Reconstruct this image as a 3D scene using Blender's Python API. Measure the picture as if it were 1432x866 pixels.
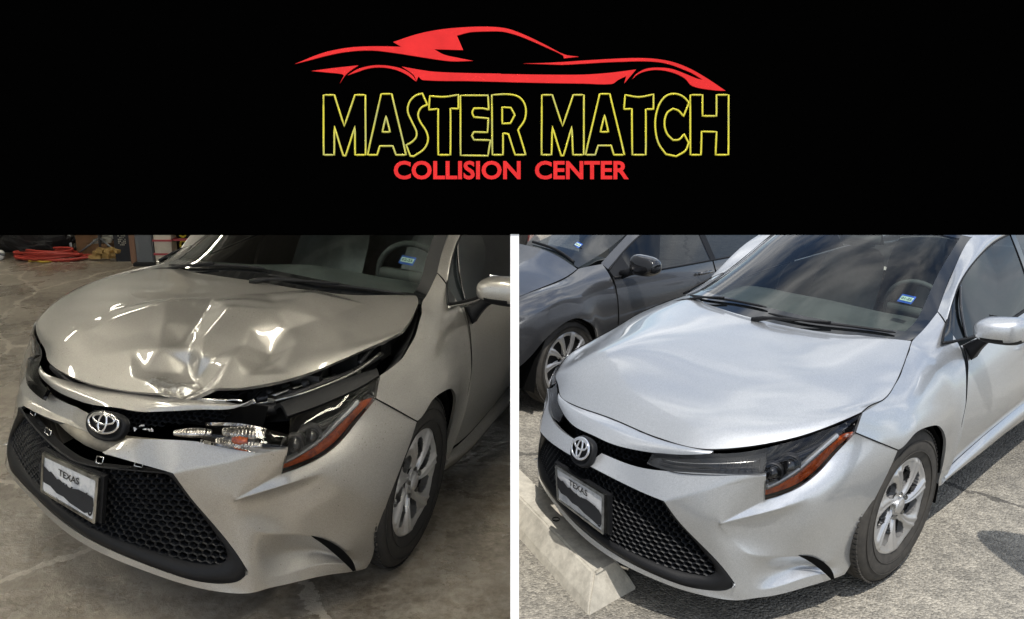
import bpy, bmesh, math, random
import numpy as np
from mathutils import Vector, Matrix
random.seed(7); rng = np.random.default_rng(7)
S = bpy.context.scene
for o in list(bpy.data.objects): bpy.data.objects.remove(o)
COL = S.collection

# ---------------------------------------------------------------- camera
CAMH, PITCH, FPX = 1.734, 0.253, 1250.0
cam_d = bpy.data.cameras.new('camera'); cam = bpy.data.objects.new('camera', cam_d); COL.objects.link(cam)
cam.location = (0, 0, CAMH); cam.rotation_euler = (math.pi/2-PITCH, 0, 0)
cam_d.sensor_fit = 'HORIZONTAL'; cam_d.sensor_width = 36; cam_d.lens = 36*FPX/1432
cam_d.clip_start = 0.05; cam_d.clip_end = 2000
S.camera = cam
S.render.resolution_x = 1024; S.render.resolution_y = 619

# ---------------------------------------------------------------- light
SUN = Vector((0.03, -0.42, 0.90)).normalized()           # direction towards the sun
w = bpy.data.worlds.new('World'); S.world = w; w.use_nodes = True
nt = w.node_tree; N = nt.nodes; L = nt.links
for n in list(N): N.remove(n)
out = N.new('ShaderNodeOutputWorld'); bg = N.new('ShaderNodeBackground'); bg.inputs['Strength'].default_value = 0.13
sky = N.new('ShaderNodeTexSky'); sky.sky_type = 'NISHITA'; sky.sun_disc = False
sky.sun_elevation = math.asin(SUN.z); sky.sun_rotation = math.atan2(SUN.x, SUN.y)
tc = N.new('ShaderNodeTexCoord'); mp = N.new('ShaderNodeMapping'); mp.inputs['Scale'].default_value = (1, 1, 2.2)
no = N.new('ShaderNodeTexNoise'); no.inputs['Scale'].default_value = 2.6; no.inputs['Detail'].default_value = 8; no.inputs['Roughness'].default_value = 0.55
cr = N.new('ShaderNodeValToRGB'); cr.color_ramp.elements[0].position = 0.40; cr.color_ramp.elements[1].position = 0.60
no2 = N.new('ShaderNodeTexNoise'); no2.inputs['Scale'].default_value = 5; no2.inputs['Detail'].default_value = 6
cr2 = N.new('ShaderNodeValToRGB'); cr2.color_ramp.elements[0].position = 0.35; cr2.color_ramp.elements[1].position = 0.7
cr2.color_ramp.elements[0].color = (3.2, 3.6, 4.2, 1); cr2.color_ramp.elements[1].color = (11, 11, 11, 1)
mx = N.new('ShaderNodeMixRGB')
L.new(tc.outputs['Generated'], mp.inputs[0]); L.new(mp.outputs[0], no.inputs['Vector']); L.new(mp.outputs[0], no2.inputs['Vector'])
L.new(no.outputs[0], cr.inputs[0]); L.new(no2.outputs[0], cr2.inputs[0])
L.new(cr.outputs[0], mx.inputs[0]); L.new(sky.outputs[0], mx.inputs[1]); L.new(cr2.outputs[0], mx.inputs[2])
L.new(mx.outputs[0], bg.inputs[0]); L.new(bg.outputs[0], out.inputs[0])
sd = bpy.data.lights.new('sun', 'SUN'); sd.energy = 2.9; sd.angle = math.radians(0.5); sd.color = (1.0, 0.95, 0.88)
so = bpy.data.objects.new('sun', sd); COL.objects.link(so)
so.rotation_euler = SUN.to_track_quat('Z', 'Y').to_euler()
S.view_settings.view_transform = 'Standard'; S.view_settings.look = 'None'
S.view_settings.exposure = 0.35; S.view_settings.gamma = 1.0

# ---------------------------------------------------------------- materials
def mat(name, col=(.5,.5,.5), rough=.5, metal=0., coat=0., coat_r=.03, spec=.5, noise=None, bump=None, trans=0., ior=1.45, emit=None):
    """noise = (scale, second colour, low, high); bump = (scale, strength, distance)"""
    m = bpy.data.materials.new(name); m.use_nodes = True
    t = m.node_tree; b = t.nodes['Principled BSDF']
    b.inputs['Base Color'].default_value = (*col, 1); b.inputs['Roughness'].default_value = rough
    b.inputs['Metallic'].default_value = metal; b.inputs['Coat Weight'].default_value = coat
    b.inputs['Coat Roughness'].default_value = coat_r; b.inputs['Specular IOR Level'].default_value = spec
    b.inputs['Transmission Weight'].default_value = trans; b.inputs['IOR'].default_value = ior
    if emit: b.inputs['Emission Color'].default_value = (*emit[0], 1); b.inputs['Emission Strength'].default_value = emit[1]
    tcn = t.nodes.new('ShaderNodeTexCoord')
    if noise:
        n = t.nodes.new('ShaderNodeTexNoise'); n.inputs['Scale'].default_value = noise[0]; n.inputs['Detail'].default_value = 8
        n.inputs['Roughness'].default_value = .65
        r = t.nodes.new('ShaderNodeValToRGB'); r.color_ramp.elements[0].position = noise[2]; r.color_ramp.elements[1].position = noise[3]
        r.color_ramp.elements[0].color = (*col, 1); r.color_ramp.elements[1].color = (*noise[1], 1)
        t.links.new(tcn.outputs['Object'], n.inputs['Vector']); t.links.new(n.outputs[0], r.inputs[0]); t.links.new(r.outputs[0], b.inputs['Base Color'])
    if bump:
        n = t.nodes.new('ShaderNodeTexNoise'); n.inputs['Scale'].default_value = bump[0]; n.inputs['Detail'].default_value = 5
        bp_ = t.nodes.new('ShaderNodeBump'); bp_.inputs['Strength'].default_value = bump[1]; bp_.inputs['Distance'].default_value = bump[2]
        t.links.new(tcn.outputs['Object'], n.inputs['Vector']); t.links.new(n.outputs[0], bp_.inputs['Height']); t.links.new(bp_.outputs[0], b.inputs['Normal'])
    return m

def glass(name, tint=(.75,.8,.8), refl=1.0, rough=0.0, ior=1.5):
    m = bpy.data.materials.new(name); m.use_nodes = True; t = m.node_tree
    for n in list(t.nodes): t.nodes.remove(n)
    o = t.nodes.new('ShaderNodeOutputMaterial'); tr = t.nodes.new('ShaderNodeBsdfTransparent'); tr.inputs[0].default_value = (*tint, 1)
    g = t.nodes.new('ShaderNodeBsdfGlossy'); g.inputs['Roughness'].default_value = rough; g.inputs[0].default_value = (refl, refl, refl, 1)
    f = t.nodes.new('ShaderNodeFresnel'); f.inputs[0].default_value = ior
    mxn = t.nodes.new('ShaderNodeMixShader')
    t.links.new(f.outputs[0], mxn.inputs[0]); t.links.new(tr.outputs[0], mxn.inputs[1]); t.links.new(g.outputs[0], mxn.inputs[2]); t.links.new(mxn.outputs[0], o.inputs[0])
    return m

M = {}
def paint(name, col, dark, scale=900, metal=.75, rough=.34, coat=1.0, dirt=None):
    m = mat(name, col, rough, metal, coat, .02); m.node_tree.nodes['Principled BSDF'].inputs['Coat IOR'].default_value = 1.75
    t = m.node_tree; b = t.nodes['Principled BSDF']; tcn = t.nodes.new('ShaderNodeTexCoord')
    v = t.nodes.new('ShaderNodeTexVoronoi'); v.inputs['Scale'].default_value = scale
    r = t.nodes.new('ShaderNodeValToRGB'); r.color_ramp.elements[0].color = (*dark, 1); r.color_ramp.elements[1].color = (*col, 1)
    r.color_ramp.elements[0].position = 0.05; r.color_ramp.elements[1].position = 0.75
    t.links.new(tcn.outputs['Object'], v.inputs['Vector']); t.links.new(v.outputs['Color'], r.inputs[0])
    src = r.outputs[0]
    n = t.nodes.new('ShaderNodeTexNoise'); n.inputs['Scale'].default_value = 5; n.inputs['Detail'].default_value = 9; n.inputs['Roughness'].default_value = .7
    t.links.new(tcn.outputs['Object'], n.inputs['Vector'])
    r2 = t.nodes.new('ShaderNodeMapRange'); r2.inputs[1].default_value = .35; r2.inputs[2].default_value = .75; r2.inputs[3].default_value = rough; r2.inputs[4].default_value = rough+.10
    t.links.new(n.outputs[0], r2.inputs[0]); t.links.new(r2.outputs[0], b.inputs['Roughness'])
    if dirt:
        sp = t.nodes.new('ShaderNodeTexVoronoi'); sp.inputs['Scale'].default_value = 60
        sr = t.nodes.new('ShaderNodeMath'); sr.operation = 'LESS_THAN'; sr.inputs[1].default_value = .10
        n3 = t.nodes.new('ShaderNodeTexNoise'); n3.inputs['Scale'].default_value = 7
        g3 = t.nodes.new('ShaderNodeMath'); g3.operation = 'GREATER_THAN'; g3.inputs[1].default_value = .56
        mu = t.nodes.new('ShaderNodeMath'); mu.operation = 'MULTIPLY'
        t.links.new(tcn.outputs['Object'], sp.inputs['Vector']); t.links.new(tcn.outputs['Object'], n3.inputs['Vector'])
        t.links.new(sp.outputs['Distance'], sr.inputs[0]); t.links.new(n3.outputs[0], g3.inputs[0]); t.links.new(sr.outputs[0], mu.inputs[0]); t.links.new(g3.outputs[0], mu.inputs[1])
        mm = t.nodes.new('ShaderNodeMixRGB'); mm.inputs[2].default_value = (*dirt, 1)
        t.links.new(mu.outputs[0], mm.inputs[0]); t.links.new(src, mm.inputs[1]); src = mm.outputs[0]
    t.links.new(src, b.inputs['Base Color'])
    return m
M['silver'] = paint('silver_paint', (.58,.60,.62), (.38,.395,.41), rough=.36)
M['silver_warmlit_dirty'] = paint('silver_paint_warmlit_dirty', (.43,.415,.385), (.27,.26,.24), metal=.70, rough=.41, dirt=(.16,.14,.12))  # beige copy of the silver: warm indoor light in the colour, plus dirt specks
M['grey_paint'] = paint('dark_grey_paint', (.078,.080,.086), (.045,.046,.050), rough=.28, metal=.5)
M['red_paint'] = paint('red_paint', (.5,.02,.02), (.4,.015,.015), metal=.2)
M['black'] = mat('black_plastic', (.009,.0095,.011), .55, spec=.3, bump=(300,.1,.001))
M['mesh_black'] = mat('grille_plastic', (.010,.011,.013), .42, spec=.3, noise=(30,(.02,.022,.026),.45,.7))
M['void'] = mat('dark_recess', (.004,.004,.004), .9, spec=.1)
M['gloss_black'] = mat('gloss_black', (.006,.006,.007), .08, coat=1)
M['bay_dark'] = mat('engine_bay_black', (.016,.016,.017), .5, noise=(12,(.03,.03,.032),.4,.6))
M['bay'] = mat('engine_bay_grey', (.075,.075,.078), .45, metal=.3, noise=(14,(.012,.012,.013),.4,.6))
M['bare'] = mat('bare_metal', (.45,.45,.43), .3, metal=1, noise=(20,(.2,.2,.19),.4,.65))
M['chrome'] = mat('chrome', (.82,.82,.83), .08, metal=1)
M['satin'] = mat('satin_chrome', (.62,.61,.58), .22, metal=1)
M['hubcap'] = paint('hubcap_silver', (.58,.58,.58), (.5,.5,.5), metal=.7, rough=.28, coat=.4)
M['tyre'] = mat('tyre_rubber', (.022,.021,.020), .75, noise=(40,(.045,.042,.038),.5,.8), bump=(200,.3,.001))
M['tyre_dusty'] = mat('tyre_rubber_dusty', (.06,.055,.048), .85, noise=(30,(.035,.033,.03),.4,.7), bump=(200,.3,.001))
M['amber'] = mat('amber_reflector', (.62,.105,.012), .18, coat=1, noise=(45,(.25,.03,.006),.45,.65), bump=(120,.9,.006))
M['lens'] = glass('clear_lens', (.86,.86,.86), ior=1.4)
M['windscreen'] = glass('windscreen_glass', (.80,.88,.85), ior=1.42)
M['side_glass'] = glass('side_glass', (.20,.24,.27), ior=1.6)
M['dark_glass'] = glass('tinted_glass', (.07,.08,.09), ior=1.5)
M['lamp_grey'] = mat('lamp_inner_grey', (.050,.053,.057), .22, metal=.4)
M['frit'] = mat('black_glass_border', (.006,.007,.008), .06, coat=1)
M['interior'] = mat('interior_dark', (.06,.065,.066), .7, noise=(6,(.085,.09,.092),.4,.6))
M['seat'] = mat('seat_cloth', (.19,.20,.205), .9, noise=(9,(.25,.26,.265),.4,.6))
M['headliner'] = mat('headliner_cloth', (.35,.36,.35), .9)
M['board'] = mat('black_sign_face', (.0004,.0004,.0004), 1.0, spec=0.0)
M['sign_red'] = mat('sign_red', (.60,.022,.022), .55, spec=.1, noise=(30,(.50,.018,.018),.4,.7))
M['sign_yellow'] = mat('sign_yellow', (.54,.49,.05), .55, spec=.1, noise=(14,(.38,.38,.12),.45,.62))
M['white'] = mat('white_trim', (.86,.86,.86), .55)
M['wall_grey'] = mat('partition_white', (.75,.75,.75), .6, noise=(3,(.68,.68,.68),.4,.6))
M['plate_white'] = mat('plate_white', (.62,.63,.64), .4, noise=(18,(.42,.44,.47),.5,.62))
M['ink'] = mat('black_ink', (.01,.01,.012), .6)
M['marker'] = mat('dark_cover', (.018,.019,.022), .85)
M['sticker_blue'] = mat('sticker_blue', (.03,.10,.45), .5)
M['sticker_face'] = mat('sticker_face', (.55,.72,.62), .5)
M['drl'] = mat('clear_light_guide', (.42,.43,.44), .18, metal=.6, coat=1)
M['rotor'] = mat('brake_dark', (.02,.02,.02), .6)

def ground_mat(name, c1, c2, c3, big, fine, rough_lo, rough_hi, bump_s, bump_d, stone=None, cracks=None):
    m = bpy.data.materials.new(name); m.use_nodes = True; t = m.node_tree; b = t.nodes['Principled BSDF']; l = t.links.new
    tcn = t.nodes.new('ShaderNodeTexCoord')
    def noise(s, d=8, r=.65):
        n = t.nodes.new('ShaderNodeTexNoise'); n.inputs['Scale'].default_value = s; n.inputs['Detail'].default_value = d; n.inputs['Roughness'].default_value = r
        l(tcn.outputs['Object'], n.inputs['Vector']); return n
    a = noise(big); f = noise(fine, 6, .7)
    r = t.nodes.new('ShaderNodeValToRGB'); e = r.color_ramp.elements; e[0].position = .34; e[1].position = .62; e[0].color = (*c1, 1); e[1].color = (*c2, 1)
    l(a.outputs[0], r.inputs[0])
    r2 = t.nodes.new('ShaderNodeValToRGB'); r2.color_ramp.elements[0].position = .40; r2.color_ramp.elements[1].position = .66
    l(f.outputs[0], r2.inputs[0])
    mx_ = t.nodes.new('ShaderNodeMixRGB'); mx_.inputs[2].default_value = (*c3, 1)
    mf = t.nodes.new('ShaderNodeMath'); mf.operation = 'MULTIPLY'; mf.inputs[1].default_value = .55
    l(r2.outputs[0], mf.inputs[0]); l(mf.outputs[0], mx_.inputs[0]); l(r.outputs[0], mx_.inputs[1])
    src = mx_.outputs[0]; height = f.outputs[0]
    if stone:
        v = t.nodes.new('ShaderNodeTexVoronoi'); v.inputs['Scale'].default_value = stone[0]; l(tcn.outputs['Object'], v.inputs['Vector'])
        vr = t.nodes.new('ShaderNodeValToRGB'); vr.color_ramp.elements[0].color = (*stone[1], 1); vr.color_ramp.elements[1].color = (*stone[2], 1)
        sep = t.nodes.new('ShaderNodeSeparateColor'); l(v.outputs['Color'], sep.inputs[0]); l(sep.outputs[0], vr.inputs[0])
        m3 = t.nodes.new('ShaderNodeMixRGB'); m3.blend_type = 'MULTIPLY'; m3.inputs[0].default_value = .8; l(src, m3.inputs[1]); l(vr.outputs[0], m3.inputs[2]); src = m3.outputs[0]
        ad = t.nodes.new('ShaderNodeMath'); ad.operation = 'SUBTRACT'; l(f.outputs[0], ad.inputs[0]); l(v.outputs['Distance'], ad.inputs[1]); height = ad.outputs[0]
    if cracks:
        v = t.nodes.new('ShaderNodeTexVoronoi'); v.feature = 'DISTANCE_TO_EDGE'; v.inputs['Scale'].default_value = .55
        wn = noise(2.5, 6); ad = t.nodes.new('ShaderNodeMixRGB'); ad.inputs[0].default_value = .22; l(tcn.outputs['Object'], ad.inputs[1]); l(wn.outputs['Color'], ad.inputs[2]); l(ad.outputs[0], v.inputs['Vector'])
        lt = t.nodes.new('ShaderNodeMath'); lt.operation = 'LESS_THAN'; lt.inputs[1].default_value = .006; l(v.outputs['Distance'], lt.inputs[0])
        hm = t.nodes.new('ShaderNodeMath'); hm.operation = 'MULTIPLY'; hm.inputs[1].default_value = .7; l(lt.outputs[0], hm.inputs[0])
        m4 = t.nodes.new('ShaderNodeMixRGB'); m4.inputs[2].default_value = (*cracks, 1); l(hm.outputs[0], m4.inputs[0]); l(src, m4.inputs[1]); src = m4.outputs[0]
    l(src, b.inputs['Base Color'])
    rr = t.nodes.new('ShaderNodeMapRange'); rr.inputs[1].default_value = .38; rr.inputs[2].default_value = .60; rr.inputs[3].default_value = rough_lo; rr.inputs[4].default_value = rough_hi
    g = noise(big*1.7); l(g.outputs[0], rr.inputs[0]); l(rr.outputs[0], b.inputs['Roughness'])
    bp_ = t.nodes.new('ShaderNodeBump'); bp_.inputs['Strength'].default_value = bump_s; bp_.inputs['Distance'].default_value = bump_d
    l(height, bp_.inputs['Height']); l(bp_.outputs[0], b.inputs['Normal'])
    return m
M['concrete'] = ground_mat('stained_concrete', (.085,.063,.041), (.35,.31,.25), (.46,.42,.35), .8, 22, .05, .50, .5, .012, cracks=(.55,.50,.42))
M['asphalt'] = ground_mat('worn_asphalt', (.25,.238,.212), (.46,.435,.38), (.15,.145,.132), .9, 14, .75, .95, .8, .010, stone=(110,(.50,.49,.47),(1.28,1.25,1.18)), cracks=(.05,.048,.044))
M['kerb'] = ground_mat('kerb_concrete', (.50,.47,.40), (.62,.585,.50), (.28,.26,.22), 4, 24, .8, .95, .6, .006)

# ---------------------------------------------------------------- object helpers
def tag(o, label=None, cat=None, group=None, kind=None):
    if label: o['label'] = label
    if cat: o['category'] = cat
    if group: o['group'] = group
    if kind: o['kind'] = kind
    return o
def empty(name, loc=(0,0,0), rz=0., label=None, cat=None, group=None):
    o = bpy.data.objects.new(name, None); COL.objects.link(o); o.location = loc; o.rotation_euler = (0,0,rz); o.empty_display_size = .1
    return tag(o, label, cat, group)
def raw(name, verts, faces, m, parent=None, smooth=True, loc=(0,0,0)):
    me = bpy.data.meshes.new(name); me.from_pydata([tuple(map(float, v)) for v in verts], [], [tuple(map(int, f)) for f in faces]); me.validate(); me.update()
    if smooth:
        me.polygons.foreach_set('use_smooth', [True]*len(me.polygons))
    ms = m if isinstance(m, (list, tuple)) else [m]
    for k in ms: me.materials.append(M[k] if isinstance(k, str) else k)
    o = bpy.data.objects.new(name, me); COL.objects.link(o); o.location = loc
    if parent: o.parent = parent
    return o
def box_vf(c, s, rot=None):
    c = Vector(c); v = []
    for x in (-.5,.5):
        for y in (-.5,.5):
            for z in (-.5,.5):
                p = Vector((x*s[0], y*s[1], z*s[2]))
                if rot is not None: p = rot @ p
                v.append(tuple(p+c))
    return v, [(0,1,3,2),(4,6,7,5),(0,4,5,1),(2,3,7,6),(0,2,6,4),(1,5,7,3)]
def join_vf(parts):
    V, F = [], []
    for v, f in parts:
        k = len(V); V += [tuple(p) for p in v]; F += [tuple(i+k for i in q) for q in f]
    return V, F
def bevel_obj(o, w=.004, seg=2):
    bm = bmesh.new(); bm.from_mesh(o.data)
    bmesh.ops.bevel(bm, geom=bm.edges[:], offset=w, segments=seg, affect='EDGES', clamp_overlap=True)
    bm.to_mesh(o.data); bm.free(); return o
def box(name, c, s, m, parent=None, rz=0., bev=0., rot=None):
    r = rot if rot is not None else Matrix.Rotation(rz, 3, 'Z')
    v, f = box_vf(c, s, r); o = raw(name, v, f, m, parent, smooth=False)
    if bev: bevel_obj(o, bev)
    return o
def tube_vf(path, r, n=8, closed=False, caps=True):
    P = [Vector(p) for p in path]; V, F = [], []; K = len(P); rr = r if hasattr(r, '__len__') else [r]*K
    up = Vector((0,0,1)); prev = None
    for i, p in enumerate(P):
        a = P[(i-1) % K] if (closed or i > 0) else P[i]; b = P[(i+1) % K] if (closed or i < K-1) else P[i]
        t = (b-a).normalized()
        if prev is None:
            u = t.cross(up); u = t.cross(Vector((1,0,0))) if u.length < .1 else u
        else: u = prev - t*prev.dot(t)
        u.normalize(); prev = u; v = t.cross(u)
        for k in range(n):
            an = 2*math.pi*k/n; V.append(tuple(p + (u*math.cos(an)+v*math.sin(an))*rr[i]))
    for i in range(K if closed else K-1):
        for k in range(n):
            a = i*n+k; b = i*n+(k+1) % n; c = ((i+1) % K)*n+(k+1) % n; d = ((i+1) % K)*n+k
            F.append((a, b, c, d))
    if caps and not closed: F += [tuple(range(n))[::-1], tuple(range((K-1)*n, K*n))]
    return V, F

# ---------------------------------------------------------------- splines
def spl(P, ts, ks=None):
    """non uniform catmull rom through the rows of P (K x D) at parameters ts in 0..1"""
    P = np.asarray(P, float); K = len(P)
    if ks is None:
        d = np.linalg.norm(np.diff(P.reshape(K, -1), axis=0), axis=1); ks = np.concatenate([[0], np.cumsum(d)]); ks = ks/ks[-1]
    ks = np.asarray(ks, float); sh = (K,)+(1,)*(P.ndim-1)
    dk = np.diff(ks); s = np.diff(P, axis=0)/dk.reshape((K-1,)+(1,)*(P.ndim-1))
    m = np.empty_like(P)
    if K == 2: m[0] = m[1] = s[0]
    else:
        for i in range(1, K-1):
            w0, w1 = dk[i], dk[i-1]; m[i] = (s[i-1]*w0+s[i]*w1)/(w0+w1)
        m[0] = 1.5*s[0]-.5*m[1]; m[-1] = 1.5*s[-1]-.5*m[-2]
    out = []
    for t in ts:
        i = min(max(np.searchsorted(ks, t)-1, 0), K-2); h = dk[i]; u = (t-ks[i])/h
        out.append((2*u**3-3*u**2+1)*P[i]+(u**3-2*u**2+u)*h*m[i]+(-2*u**3+3*u**2)*P[i+1]+(u**3-u**2)*h*m[i+1])
    return np.array(out)
def grid_eval(C, nu, nv):
    """C: rows x cols x 3"""
    C = np.asarray(C, float)
    A = spl(C, np.linspace(0, 1, nu)); B = spl(A.transpose(1, 0, 2), np.linspace(0, 1, nv)).transpose(1, 0, 2)
    return B
def grid_faces(nu, nv):
    return [(i*nv+j, i*nv+j+1, (i+1)*nv+j+1, (i+1)*nv+j) for i in range(nu-1) for j in range(nv-1)]
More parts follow.
